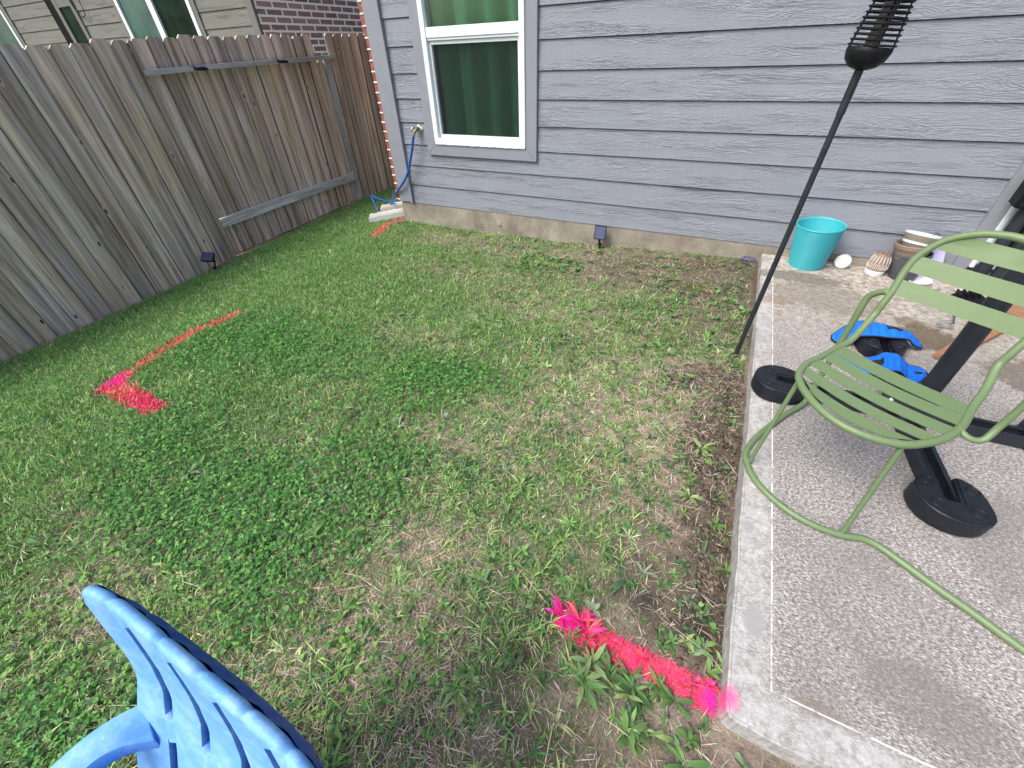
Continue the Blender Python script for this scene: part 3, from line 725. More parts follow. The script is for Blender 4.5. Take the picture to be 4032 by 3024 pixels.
# splash blocks
def splash(name, p, q, wd, h, zb, label):
    p = Vector(p); q = Vector(q); d = (q - p).normalized(); n_ = Vector((-d.y, d.x, 0)).normalized(); r = empty(name, (p + q) / 2 + Vector((0, 0, zb)))
    mb = MB(); m = 14; vs = []
    for i in range(m + 1):
        c = p + (q - p) * (i / m); hh = h * (.75 + .5 * i / m)
        wob = .004 * math.sin(i * 2.1)
        for (s_, t_) in ((0, 0), (0, 1), (.18, 1), (.24, .45), (.76, .45), (.82, 1), (1, 1), (1, 0)):
            vs.append((c.x + n_.x * wd * s_, c.y + n_.y * wd * s_, zb + c.z + hh * t_ + wob))
    fs = [(i * 8 + k, i * 8 + (k + 1) % 8, (i + 1) * 8 + (k + 1) % 8, (i + 1) * 8 + k) for i in range(m) for k in range(8)]
    fs += [tuple(range(8)), tuple(m * 8 + k for k in reversed(range(8)))]
    mb.add(vs, fs); mb.build('trough', M['splash'], r, bevel=.008, bseg=2, smooth=True)
    tag(r, label, 'splash block', 'concrete splash blocks at the house corner')
splash('splash_block', (-1.31, -.11, 0), (-.985, .13, 0), .12, .085, -.245, 'front white concrete splash block, beside the pink paint stripe at the corner')
splash('splash_block', (-1.38, .17, 0), (-1.06, .38, 0), .11, .095, -.235, 'rear concrete splash block, behind the white one and below the hose')

# ------------------------------------------------------------ FENCE
fence = empty('wooden_fence', (-2.4, -1, -.45)); tag(fence, 'weathered grey wooden privacy fence with dog-eared pickets', 'fence')
XF = -2.40
def ftop(y): return float(np.interp(y, [-6, -1.7, -.9, .2, 1.2, 4], [1.30, 1.325, 1.375, 1.385, 1.412, 1.44]))
def fbot(y): return float(gbase(-2.35, y)) - .012
def pickets(name, y0, y1, xf, seed, spacing=.130, label=None):
    rnd = random.Random(seed); mb = MB(); y = y0; k = 0
    while y < y1 - .02:
        wd = rnd.uniform(.116, .141); gap = rnd.uniform(.0015, .006)
        if y + wd > y1: wd = y1 - y
        a, b = y, y + wd; zt = ftop((a + b) / 2) + rnd.uniform(-.012, .012); zb = fbot(a) + rnd.uniform(0, .012)
        dx = rnd.uniform(-.003, .003); tw = rnd.uniform(-.003, .003); lean = rnd.uniform(-.004, .004); c = .026; th = .016
        out = [(a, zb), (b, zb), (b + lean, zt - c), (b - c + lean, zt), (a + c + lean, zt), (a + lean, zt - c)]
        pid = rnd.random() * 10; ov = rnd.uniform(0, 40)
        def uvp(p): return ((p[0] - a) / wd, p[1] + ov)
        xs = lambda p: xf + dx + tw * ((p[0] - a) / wd - .5) * 2
        # front face split in strips along z so that boards can cup and bow
        nz = 10; vs = []; bow = rnd.uniform(-.006, .006); cup = rnd.uniform(-.0025, .0025)
        zs = [zb + (zt - c - zb) * i / nz for i in range(nz + 1)]
        for z in zs:
            t = (z - zb) / (zt - zb); bx = bow * math.sin(math.pi * t)
            for s_ in (0, .5, 1): vs.append((xf + dx + tw * (s_ - .5) * 2 + bx + (cup if s_ == .5 else 0), a + wd * s_ + lean * t, z))
        b0 = len(vs); e = [(b - c + lean, zt), (a + c + lean, zt)]
        vs += [(xf + dx, p[0], p[1]) for p in e]
        fs, uvs = [], []
        for i in range(nz):
            for s_ in (0, 1):
                q = (i * 3 + s_, i * 3 + s_ + 1, (i + 1) * 3 + s_ + 1, (i + 1) * 3 + s_)
                fs.append(q)
        t_ = nz * 3; fs.append((t_, t_ + 1, t_ + 2, b0, b0 + 1))
        nf = len(vs); vs2 = [(v[0] - th, v[1], v[2]) for v in vs]
        allv = vs + vs2; back = [tuple(nf + i for i in reversed(f)) for f in fs]
        side = []
        ring = [i * 3 for i in range(nz + 1)] + [b0 + 1, b0] + [i * 3 + 2 for i in reversed(range(nz + 1))] + [1]
        for i in range(len(ring)):
            p_, q_ = ring[i], ring[(i + 1) % len(ring)]; side.append((p_, q_, nf + q_, nf + p_))
        F = fs + back + side
        U = [[((allv[i][1] - a) / wd, allv[i][2] + ov) for i in f] for f in F]
        mb.add(allv, F, pid, U)
        y = b + gap; k += 1
    return mb.build(name, M['fence'], fence, recalc=True)
pickets('near_board_panel', -6.0, -1.068, XF + .018, 5)
pickets('recessed_board_panel', -1.065, .80, XF - .041, 9)
TOPF = ftop
def ftop(y): return 1.17
pickets('recessed_board_panel', .80, .884, XF - .041, 10)
ftop = TOPF
pickets('far_board_panel', .955, 4.2, XF + .018, 14)
def lumber(name, a, b, pid, mat_=None):
    (x0, y0, z0), (x1, y1, z1) = a, b; mb = MB(); c = [(x0, y0, z0), (x1, y0, z0), (x1, y1, z0), (x0, y1, z0), (x0, y0, z1), (x1, y0, z1), (x1, y1, z1), (x0, y1, z1)]
    fs = [(0, 3, 2, 1), (4, 5, 6, 7), (0, 1, 5, 4), (1, 2, 6, 5), (2, 3, 7, 6), (3, 0, 4, 7)]
    lg = max(range(3), key=lambda i: abs(b[i] - a[i])); sh = [i for i in range(3) if i != lg]
    U = []
    for f in fs:
        U.append([((c[i][sh[0]] - a[sh[0]]) * 6 + (c[i][sh[1]] - a[sh[1]]) * 7, c[i][lg]) for i in f])
    mb.add(c, fs, pid, U); return mb.build(name, mat_ or M['rail'], fence)
def rail_sloped(name, y0, z0, y1, z1, xa, xb, h, pid):
    mb = MB(); n = 16; vs = []; fs = []; U = []
    for i in range(n + 1):
        t = i / n; y = y0 + (y1 - y0) * t; z = z0 + (z1 - z0) * t + .003 * math.sin(t * 5)
        vs += [(xa, y, z), (xb, y, z), (xb, y, z + h), (xa, y, z + h)]
    for i in range(n):
        for k in range(4):
            k2 = (k + 1) % 4; f = (i * 4 + k, i * 4 + k2, (i + 1) * 4 + k2, (i + 1) * 4 + k); fs.append(f)
            U.append([((k + (0 if j in (0, 3) else 1)) * .9, vs[i_][1]) for j, i_ in enumerate(f)])
    fs += [(0, 1, 2, 3), (n * 4 + 3, n * 4 + 2, n * 4 + 1, n * 4)]; U += [[(0, 0), (1, 0), (1, .1), (0, .1)]] * 2
    mb.add(vs, fs, pid, U); return mb.build(name, M['rail'], fence)
rail_sloped('rail', -1.10, 1.122, 1.00, 1.184, XF - .022, XF + .058, .037, 1.3)
rail_sloped('rail', -1.075, -.130, .885, -.088, XF - .022, XF + .012, .085, 4.1)
lumber('post', (XF - .04, .885, -.5), (XF + .004, .953, 1.183), 6.6)
# back rails behind the near boards (seen only through gaps)
rail_sloped('back_rail', -6, 1.0, -1.1, 1.1, XF - .08, XF - .01, .037, 3.3)

# solar deck lights on the top rail
def deck_light(y, z, label):
    r = empty('solar_deck_light', (XF + .05, y, z)); tag(r, label, 'solar light', 'solar deck lights on the fence rail')
    mb = MB(); x0, x1 = XF + .035, XF + .105
    mb.hexa([(x0, y - .05, z - .012), (x1, y - .05, z - .022), (x1, y + .05, z - .022), (x0, y + .05, z - .012), (x0, y - .05, z + .016), (x1, y - .05, z - .004), (x1, y + .05, z - .004), (x0, y + .05, z + .016)])
    mb.build('housing', M['blackpl'], r, bevel=.002)
    mb = MB(); mb.hexa([(x0 + .006, y - .042, z + .0145), (x1 - .008, y - .042, z - .0005), (x1 - .008, y + .042, z - .0005), (x0 + .006, y + .042, z + .0145), (x0 + .006, y - .042, z + .0175), (x1 - .008, y - .042, z + .0025), (x1 - .008, y + .042, z + .0025), (x0 + .006, y + .042, z + .0175)])
    mb.build('solar_panel', M['solar'], r)
    return r
deck_light(-.655, 1.160, 'small black solar deck light nearer the camera on the fence top rail')
deck_light(.235, 1.186, 'small solar deck light farther along the fence top rail, its panel reflecting the sky')

# stake lights
def stake_light(loc, top, fwd, up, w_, h_, label, thick=.03):
    base = Vector(loc); c = Vector(top); fwd = Vector(fwd).normalized(); up = Vector(up); up = (up - fwd * up.dot(fwd)).normalized(); rt = up.cross(fwd).normalized()
    r = empty('solar_stake_light', base); tag(r, label, 'solar light', 'solar stake lights in the lawn')
    def hx(mb, a, b, d0, d1, off=0, tap=1.0):
        mb.hexa([tuple(c + rt * (sx * a * (tap if d == d1 else 1)) + up * (off + sy * b * (tap if d == d1 else 1)) + fwd * d) for d in (d0, d1) for sx, sy in ((-1, -1), (1, -1), (1, 1), (-1, 1))])
    mb = MB(); hx(mb, w_ / 2 * .8, h_ / 2 * .85, -thick, -.008); hx(mb, w_ / 2, h_ / 2, -.008, .004); mb.build('head', M['blackpl'], r, bevel=.003)
    mb = MB(); hx(mb, w_ / 2 - .007, h_ / 2 - .007, .0035, .0055); mb.build('solar_panel', M['solar'], r)
    n_ = c - up * (h_ / 2 * .7) - fwd * .02
    mb = MB(); mb.tube([n_, n_ - Vector((0, 0, .03)), Vector((base.x, base.y, base.z + .045))], [.011, .009, .008], 10)
    mb.lathe([(.0, .004), (.022, .003), (.022, 0), (0, -.001)], (base.x, base.y, base.z + .055), (0, 0, 1), 16)
    mb.tube([Vector((base.x, base.y, base.z + .055)), Vector((base.x, base.y, base.z - .05))], [.009, .006], 6); mb.build('stake', M['blackpl'], r, smooth=True)
    return r
stake_light((-2.245, -1.40, -.455), (-2.25, -1.41, -.285), (.40, -.45, .85), (-.7, -.55, 0.2), .10, .115, 'black solar stake light tilted beside the foot of the fence', .034)
stake_light((1.312, -.085, -.185), (1.302, -.080, -.035), (.10, -1, .28), (0, .25, 1), .098, .112, 'upright black solar stake light in front of the house footing')

# ------------------------------------------------------------ NEIGHBOUR HOUSE
nb = empty('neighbour_house', (-4, 1.4, -.5)); tag(nb, 'taupe sided neighbouring house with brick side wall, seen over the fence', 'house')
YN = 1.354
fields = [(-14, -12.1, -.3, 3.2), (-12.1, -10.5, -.3, .8), (-10.5, -8.96, -.3, 3.2), (-8.12, -6.98, -.3, 3.2), (-6.98, -5.05, -.3, .8), (-5.05, -4.02, -.3, 3.2), (-8.96, -8.12, 2.25, 3.2)]
zb0 = 1.755 - .035 - .1745 * 11
siding('siding', M['nbsiding'], nb, fields, YN, 1.735 - S * 11, 19, seed=4)
mb = MB(); mb.box((-14, YN + .030, -.4), (-3.91, YN + .05, 3.2)); mb.build('sheathing', M['darkroom'], nb)
for xa, xb, za, zc in ((-4.02, -3.90, -.3, 3.2), (-10.62, -10.5, .8, 3.0), (-6.98, -6.90, .8, 3.0), (-5.13, -5.04, .8, 3.0)):
    mb = MB(); mb.box((xa, YN - .015, za), (xb, YN + .02, zc)); mb.build('trim', M['nbtrim'], nb)
mb = MB(); mb.box((-8.70, YN - .02, -.3), (-8.60, YN + .03, 2.3)); mb.box((-8.21, YN - .02, -.3), (-8.11, YN + .03, 2.3)); mb.box((-8.599, YN - .015, 1.98), (-8.211, YN + .03, 2.3)); mb.build('door_frame', M['nbtrim'], nb)
mb = MB(); mb.box((-8.95, YN - .01, -.3), (-8.71, YN + .012, 2.3)); mb.build('shutter', M['darkroom'], nb)
mb = MB(); mb.box((-8.60, YN + .0, -.3), (-8.21, YN + .01, 1.98)); mb.build('door_glass', M['nbglass2'], nb)
def nbwin(x0, x1, mulls, mats):
    wn = empty('window', (0, 0, 0)); wn.parent = nb; wn.location = Vector(((x0 + x1) / 2, YN, .9)) - Vector(nb.location)
    mb = MB(); mb.box((x0, YN - .025, .85), (x0 + .07, YN + .02, 2.9)); mb.box((x1 - .07, YN - .025, .85), (x1, YN + .02, 2.9)); mb.box((x0 + .07, YN - .025, .85), (x1 - .07, YN + .02, .92)); mb.box((x0 + .07, YN - .025, 2.83), (x1 - .07, YN + .02, 2.9))
    for a in mulls: mb.box((a - .06, YN - .03, .92), (a + .06, YN + .02, 2.83))
    mb.build('frame', M['vinyl'], wn)
    e = [x0 + .07] + list(mulls) + [x1 - .07]
    for i in range(len(e) - 1):
        mb = MB(); mb.box((e[i] + (.06 if i else 0), YN, .92), (e[i + 1] - (.06 if i < len(e) - 2 else 0), YN + .008, 2.83)); mb.build('pane', M[mats[i]], wn)
    return wn
nbwin(-6.90, -5.13, [-6.03], ['nbglass', 'nbglass2']); nbwin(-12.1, -10.62, [], ['nbglass'])
mb = MB(); mb.tube(smooth_path([(-8.115, 1.325, 2.3), (-8.115, 1.325, 2.04), (-8.087, 1.32, 1.973), (-8.06, 1.32, 1.891), (-7.994, 1.32, 1.837), (-7.88, 1.32, 1.842), (-7.844, 1.32, 1.893), (-7.838, 1.325, 2.0), (-7.80, 1.325, 2.3)], 6), .006, 6); mb.build('cable', M['blackpl'], nb, smooth=True)
mb = MB(); mb.box((-3.905, YN + .03, -.5), (-3.90, 9, 3.2)); mb.build('brick_wall', M['brick_nb'], nb)
mb = MB(); mb.box((-14.4, .9, 3.2), (-3.5, 9, 3.32)); mb.build('eave', M['roof'], nb)

# ------------------------------------------------------------ LAWN
def fr(h, up=None):  # heading unit vectors
    return np.stack([np.cos(h), np.sin(h), np.zeros_like(h)], 1)
def scatter(n, x0, x1, y0, y1, dens):
    x = RNG.uniform(x0, x1, n); y = RNG.uniform(y0, y1, n)
    k = allowed(x, y) & (RNG.uniform(0, 1, n) < dens(x, y)); return x[k], y[k]
def blades(x, y, length, width, lean, col, z0=0, flat=0, droop=.5):
    n = len(x); h = RNG.uniform(0, 2 * np.pi, n); d = fr(h); s = np.stack([-d[:, 1], d[:, 0], np.zeros(n)], 1)
    s = s * np.cos(flat) + np.array([0, 0, 1.0]) * np.sin(flat) * RNG.uniform(-1, 1, n)[:, None]
    z = ground(x, y) + z0; B = np.stack([x, y, z], 1); L_ = length[:, None]; W_ = width[:, None] / 2; le = lean[:, None]
    up = np.array([0, 0, 1.0])
    d1 = up * np.cos(le) + d * np.sin(le); le2 = le + droop * RNG.uniform(.2, 1.6, (n, 1)); d2 = up * np.cos(le2) + d * np.sin(le2)
    Mi = B + d1 * L_ * .5; T = Mi + d2 * L_ * .5
    gz = ground(T[:, 0], T[:, 1]); T[:, 2] = np.maximum(T[:, 2], gz + .002)
    V = np.stack([B - s * W_ * .7, B + s * W_ * .7, Mi - s * W_, Mi + s * W_, T], 1).reshape(-1, 3)
    o = np.arange(n)[:, None] * 5
    Q = o + np.array([[0, 1, 3, 2]]); Tt = o + np.array([[2, 3, 4]])
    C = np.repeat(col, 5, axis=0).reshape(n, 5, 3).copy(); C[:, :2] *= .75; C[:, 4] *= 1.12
    return V, Q, Tt, C.reshape(-1, 3)
class Acc:
    def __init__(s): s.V = []; s.Q = []; s.T = []; s.C = []; s.n = 0
    def add(s, V, Q, T, C):
        s.V.append(V); s.C.append(C)
        if Q is not None: s.Q.append(Q + s.n)
        if T is not None: s.T.append(T + s.n)
        s.n += len(V)
    def build(s, name, m):
        F = ([np.concatenate(s.Q)] if s.Q else []) + ([np.concatenate(s.T)] if s.T else [])
        return np_mesh(name, np.concatenate(s.V), F, np.concatenate(s.C), m)
def pal(n, cols, p, jit=.26):
    c = np.array(cols)[RNG.choice(len(cols), n, p=p)]
    return np.clip(c * (1 + RNG.normal(0, jit, (n, 1))) * (1 + RNG.normal(0, .05, (n, 3))), .005, 1)
# painted strips: (polyline, half width)
PAINT = [([(2.10, -3.035), (2.20, -3.045), (2.35, -3.045), (2.45, -3.042), (2.535, -3.045)], .034, .0),
         ([(-.80, -2.10), (-.85, -2.35), (-.845, -2.55), (-.80, -2.75), (-.76, -2.87), (-.75, -2.93)], .046, .34),
         ([(-.76, -2.88), (-.74, -2.965), (-.60, -2.962), (-.42, -2.967), (-.20, -2.972)], .055, .26),
         ([(-.93, -.02), (-1.00, -.08), (-1.0, -.14), (-.97, -.29), (-.90, -.46)], .046, .33)]
def dseg(x, y, poly):
    best = np.full(np.shape(x), 9.0)
    for (a, b) in zip(poly[:-1], poly[1:]):
        ax, ay = a; bx, by = b; L2 = (bx - ax) ** 2 + (by - ay) ** 2
        t = np.clip(((x - ax) * (bx - ax) + (y - ay) * (by - ay)) / L2, 0, 1)
        best = np.minimum(best, np.hypot(x - ax - t * (bx - ax), y - ay - t * (by - ay)))
    return best
def painted(x, y, which=None):
    r = np.zeros(np.shape(x), bool)
    for i, (pl, hw, hole) in enumerate(PAINT):
        if which is not None and i not in which: continue
        e = hw * (1 + 1.0 * (fbm(x, y, 26, 3, 91) - .5))
        r |= (dseg(x, y, pl) < e) & (fbm(x, y, 40, 2, 13) > hole)
    return r
PINKS = [(.86, .055, .14), (.74, .09, .12), (.95, .025, .22), (.42, .06, .06)]
REDS = [(.80, .14, .10), (.92, .16, .17), (.50, .09, .055), (.95, .32, .24)]
HOT = [(1.0, .012, .34), (1.0, .02, .42), (.90, .02, .26)]
pinkacc = [Acc(), Acc(), Acc()]; PIDX = [[0], [1, 2], [3]]
def pinkcol(x, y, n):
    c = pal(n, PINKS, [.38, .27, .25, .10], .12)
    hot = (blob(x, y, 2.52, -3.045, .045) + blob(x, y, 2.11, -3.03, .04) + blob(x, y, -.76, -2.93, .09) + blob(x, y, -.95, -.05, .07)) > RNG.uniform(.2, .9, n)
    far = (x < -.5) | (y > -1); c[far] = pal(int(far.sum()), REDS, [.35, .25, .25, .15], .15)
    c[hot] = pal(int(hot.sum()), HOT, [.4, .3, .3], .08); return c
def route(acc, x, y, fn):
    """fn(x,y,colour_override or None) adds; blades standing in a painted strip go to the paint mark"""
    pm = painted(x, y)
    acc.add(*fn(x[~pm], y[~pm], None))
    for i, idx in enumerate(PIDX):
        m = pm & painted(x, y, idx)
        if m.sum(): pinkacc[i].add(*fn(x[m], y[m], pinkcol(x[m], y[m], int(m.sum()))))
grass = Acc(); straw = Acc(); clover = Acc(); weeds = Acc()
GREENS = [(.11, .30, .075), (.17, .38, .09), (.27, .45, .12), (.075, .23, .085), (.42, .50, .22), (.66, .65, .45)]
def nearness(x, y): return 1 - sstep(.6, 3.2, np.hypot(x - 2.2, y + 3.5))
def g_fn(x, y, ov):
    n = len(x); nr = nearness(x, y); g, c, s, d, l_ = maps(x, y)
    ln = RNG.uniform(.014, .036, n) * (1 + .15 * l_); wd = RNG.uniform(.0018, .0034, n) * (1 + .35 * (1 - nr))
    col = pal(n, GREENS, [.30, .27, .17, .13, .08, .05])
    dryp = RNG.uniform(0, 1, n) < s * .35; col[dryp] = pal(int(dryp.sum()), [(.42, .38, .24), (.33, .30, .15)], [.5, .5])
    return blades(x, y, ln, wd, RNG.uniform(.1, 1.15, n), ov if ov is not None else col)
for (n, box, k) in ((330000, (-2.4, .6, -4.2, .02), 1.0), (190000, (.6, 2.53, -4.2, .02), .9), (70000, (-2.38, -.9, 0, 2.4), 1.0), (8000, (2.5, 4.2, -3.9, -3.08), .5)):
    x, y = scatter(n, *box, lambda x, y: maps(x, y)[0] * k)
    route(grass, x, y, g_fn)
# very short olive turf between the weeds
def m_fn(x, y, ov):
    n = len(x); col = pal(n, [(.17, .27, .09), (.24, .36, .12), (.34, .38, .19), (.11, .20, .07), (.50, .47, .34)], [.3, .25, .2, .15, .1])
    return blades(x, y, RNG.uniform(.009, .022, n), RNG.uniform(.0014, .0026, n), RNG.uniform(.3, 1.4, n), ov if ov is not None else col)
x, y = scatter(330000, .1, 2.53, -4.2, .02, lambda x, y: (1 - .96 * maps(x, y)[3]) * (1 - .6 * maps(x, y)[2]) * np.clip(1.45 * fbm(x, y, 5.5, 4, 203) - .28 - .25 * maps(x, y)[2], .03, 1))
route(grass, x, y, m_fn)
# coarse crab-grass tufts with long blades
def tufts(n, box, dens, nb_, ln, wd, cols, p, acc, lean=(.5, 1.35)):
    x, y = scatter(n, *box, dens)
    if not len(x): return
    rep = RNG.integers(nb_[0], nb_[1], len(x)); X = np.repeat(x, rep) + RNG.normal(0, .004, rep.sum()); Y = np.repeat(y, rep) + RNG.normal(0, .004, rep.sum())
    base = np.repeat(pal(len(x), cols, p, .12), rep, axis=0)
    szl = np.repeat(RNG.uniform(.7, 1.25, len(x)), rep)
    def fn(a, b, ov):
        return None
    k = allowed(X, Y); X, Y, base, szl = X[k], Y[k], base[k], szl[k]
    pm = painted(X, Y)
    def mk(m, col):
        q = int(m.sum()); return blades(X[m], Y[m], RNG.uniform(*ln, q) * szl[m], RNG.uniform(*wd, q), RNG.uniform(*lean, q), col, droop=.7)
    acc.add(*mk(~pm, base[~pm] * (1 + RNG.normal(0, .08, (int((~pm).sum()), 1)))))
    for i, idx in enumerate(PIDX):
        m = pm & painted(X, Y, idx)
        if m.sum(): pinkacc[i].add(*mk(m, pinkcol(X[m], Y[m], int(m.sum()))))
tufts(12500, (-2.3, 2.5, -4.2, -.05), lambda x, y: (.12 + .38 * (1 - maps(x, y)[4]) + .5 * (fbm(x, y, 2.5, 3, 88) > .53)) * (1 - .9 * maps(x, y)[3]) * (1 - .5 * maps(x, y)[1]), (4, 10), (.024, .066), (.0026, .0052), [(.16, .34, .09), (.25, .44, .13), (.40, .56, .21), (.10, .24, .09), (.56, .62, .34)], [.34, .30, .14, .14, .08], grass)
# dry thatch lying flat
def s_fn(x, y, ov):
    n = len(x); col = pal(n, [(.56, .47, .37), (.44, .36, .27), (.70, .63, .52), (.25, .19, .14)], [.36, .3, .2, .14])
    return blades(x, y, RNG.uniform(.014, .055, n), RNG.uniform(.0010, .0022, n), RNG.uniform(1.15, 1.62, n), ov if ov is not None else col, z0=.003, flat=.5, droop=.12)
for n, box in ((250000, (.3, 2.53, -4.2, .02)), (120000, (-2.4, .3, -4.2, .02)), (16000, (-2.38, -.9, 0, 2.4)), (9000, (2.5, 4.2, -3.9, -3.08))):
    x, y = scatter(n, *box, lambda x, y: .10 + .72 * maps(x, y)[2] * (1 - .55 * maps(x, y)[3]))
    route(straw, x, y, s_fn)
x, y = scatter(520, .2, 2.5, -3.95, -1.0, lambda x, y: .3 + .6 * maps(x, y)[2])
straw.add(*blades(x, y, RNG.uniform(.06, .16, len(x)), RNG.uniform(.0016, .0028, len(x)), RNG.uniform(1.40, 1.6, len(x)), pal(len(x), [(.55, .47, .32), (.62, .56, .40)], [.5, .5], .1), z0=.012, droop=.1))
# leaf bits: generic oblong leaf with fold (7 verts)
def leaves(B, d, s, up, L_, W_, col, fold=.25, curl=.3):
    n = len(B); L_ = L_[:, None]; W_ = W_[:, None] / 2
    P = [B, None, None, None, None, None, None]
    def pt(t, w_): 
        c = B + d * L_ * t + up * L_ * (curl * (t - t * t) * 1.6 - curl * .45 * t * t)
        return c
    c1 = pt(.35, 0); c2 = pt(.72, 0); tip = pt(1.0, 0)
    V = np.stack([B, c1 - s * W_ * .85 + up * W_ * fold, c1, c1 + s * W_ * .85 + up * W_ * fold, c2 - s * W_ + up * W_ * fold, c2, c2 + s * W_ + up * W_ * fold, tip], 1).reshape(-1, 3)
    o = np.arange(n)[:, None] * 8
    Q = np.concatenate([o + np.array([[1, 2, 5, 4]]), o + np.array([[2, 3, 6, 5]])]); T = np.concatenate([o + np.array([[a, b, c]]) for a, b, c in ((0, 2, 1), (0, 3, 2), (4, 5, 7), (5, 6, 7))])
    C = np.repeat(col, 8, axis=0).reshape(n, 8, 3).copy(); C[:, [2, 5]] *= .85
    return V, Q, T, C.reshape(-1, 3)
def normed(a): return a / np.maximum(np.linalg.norm(a, axis=1), 1e-6)[:, None]
# clover: three leaflets per leaf, at staggered heights
def clover_patch(n, box, dens, size, cols, p):
    x, y = scatter(n, *box, dens)
    pm = painted(x, y); x, y = x[~pm], y[~pm]; n = len(x)
    z = ground(x, y) + RNG.uniform(.008, .032, n); h = RNG.uniform(0, 2 * np.pi, n); sz = RNG.uniform(*size, n); col = pal(n, cols, p, .2)
    tilt = np.stack([RNG.normal(0, .35, n), RNG.normal(0, .35, n), np.ones(n)], 1); up = normed(tilt)
    for k in range(3):
        a = h + k * 2.094; d = np.stack([np.cos(a), np.sin(a), np.zeros(n)], 1); d = normed(d - up * (d * up).sum(1)[:, None]); s = np.cross(up, d)
        clover.add(*leaves(np.stack([x, y, z], 1), d, s, up, sz, sz * .95, col * (1 + RNG.normal(0, .1, (n, 1))), .22, .1))
clover_patch(105000, (-1.2, 1.6, -4.1, -1.6), lambda x, y: maps(x, y)[1] * .72, (.0055, .0098), [(.075, .255, .055), (.115, .33, .07), (.19, .42, .10), (.05, .17, .05)], [.35, .3, .15, .2])
clover_patch(14000, (-2.3, 2.5, -4.1, -.1), lambda x, y: .06 + .14 * (fbm(x, y, 4, 3, 61) > .52), (.006, .010), [(.09, .22, .05), (.13, .29, .07)], [.6, .4])
# round dollar-weed leaves
x, y = scatter(2600, .4, 1.9, -4.0, -3.2, lambda x, y: .10 + .55 * (fbm(x, y, 5, 3, 19) > .56)); n = len(x)
z = ground(x, y) + RNG.uniform(.012, .03, n); up = normed(np.stack([RNG.normal(0, .3, n), RNG.normal(0, .3, n), np.ones(n)], 1)); d = normed(np.cross(up, np.tile([1.0, .2, 0], (n, 1)))); s = np.cross(up, d); r = RNG.uniform(.005, .0095, n)[:, None]
ring = [np.stack([x, y, z], 1) - up * .0015]
for k in range(8): ring.append(np.stack([x, y, z], 1) + (d * math.cos(k * .785) + s * math.sin(k * .785)) * r)
V = np.stack(ring, 1).reshape(-1, 3); o = np.arange(n)[:, None] * 9
T = np.concatenate([o + np.array([[0, k + 1, (k + 1) % 8 + 1]]) for k in range(8)])
clover.add(V, None, T, np.repeat(pal(n, [(.14, .32, .06), (.20, .38, .08), (.10, .24, .06)], [.4, .3, .3], .12), 9, axis=0))
# tiny yellow flower buds in the clover
x, y = scatter(2600, .0, 1.5, -4.0, -1.9, lambda x, y: maps(x, y)[1] * .5); n = len(x); z = ground(x, y) + RNG.uniform(.025, .04, n); B = np.stack([x, y, z], 1)
r = RNG.uniform(.0014, .0024, n)[:, None]
V = np.stack([B + r * np.array(a) for a in ((1, 0, 0), (0, 1, 0), (-1, 0, 0), (0, -1, 0), (0, 0, 1), (0, 0, -1))], 1).reshape(-1, 3); o = np.arange(n)[:, None] * 6
T = np.concatenate([o + np.array([t]) for t in ((0, 1, 4), (1, 2, 4), (2, 3, 4), (3, 0, 4), (1, 0, 5), (2, 1, 5), (3, 2, 5), (0, 3, 5))])
clover.add(V, None, T, np.repeat(pal(n, [(.55, .60, .16), (.70, .72, .40)], [.6, .4], .1), 6, axis=0))
# broad-leaf rosettes
def rosette(x, y, nl, ln, wd, cols, p, el=(.15, .9), fix=False):
    x = np.asarray(x, float); y = np.asarray(y, float)
    rep = RNG.integers(nl[0], nl[1] + 1, len(x)); X = np.repeat(x, rep); Y = np.repeat(y, rep); n = len(X)
    sc = np.repeat(RNG.uniform(.40, .92, len(x)), rep)
    h = RNG.uniform(0, 2 * np.pi, n); e = RNG.uniform(*el, n); d = np.stack([np.cos(h) * np.cos(e), np.sin(h) * np.cos(e), np.sin(e)], 1)
    s = np.stack([-np.sin(h), np.cos(h), RNG.normal(0, .25, n)], 1); s = normed(s); up = np.cross(d, s) * -1; up = np.where(up[:, 2:3] < 0, -up, up)
    B = np.stack([X, Y, ground(X, Y) + .004], 1); col = np.repeat(pal(len(x), cols, p, .12), rep, axis=0) * (1 + RNG.normal(0, .12, (n, 1)))
    pm = painted(X, Y); Ls = RNG.uniform(*ln, n) * sc; Ws = Ls * RNG.uniform(*wd, n)
    for m, tgt in ((~pm, weeds),):
        tgt.add(*leaves(B[m], d[m], s[m], up[m], Ls[m], Ws[m], col[m]))
    for i, idx in enumerate(PIDX):
        m = pm & painted(X, Y, idx)
        if m.sum(): pinkacc[i].add(*leaves(B[m], d[m], s[m], up[m], Ls[m], Ws[m], pinkcol(X[m], Y[m], int(m.sum()))))
WG = [(.13, .265, .085), (.19, .345, .11), (.30, .45, .17), (.095, .19, .085), (.25, .34, .23)]
x, y = scatter(2600, .2, 2.5, -4.1, -.04, lambda x, y: (.16 + .30 * sstep(.6, 1.8, x)) * (.35 + 1.3 * (fbm(x, y, 3.2, 3, 42) > .5))); rosette(x, y, (5, 11), (.018, .045), (.22, .42), WG, [.3, .25, .12, .2, .13])
x, y = scatter(420, .2, 2.5, -3.9, -.1, lambda x, y: .35 + 0 * x); rosette(x, y, (6, 12), (.04, .085), (.14, .24), WG, [.3, .2, .1, .2, .2], (.1, .7))
x, y = scatter(700, -2.2, .4, -4, -.1, lambda x, y: .4 + 0 * x); rosette(x, y, (4, 8), (.02, .045), (.2, .35), WG, [.35, .25, .1, .2, .1])
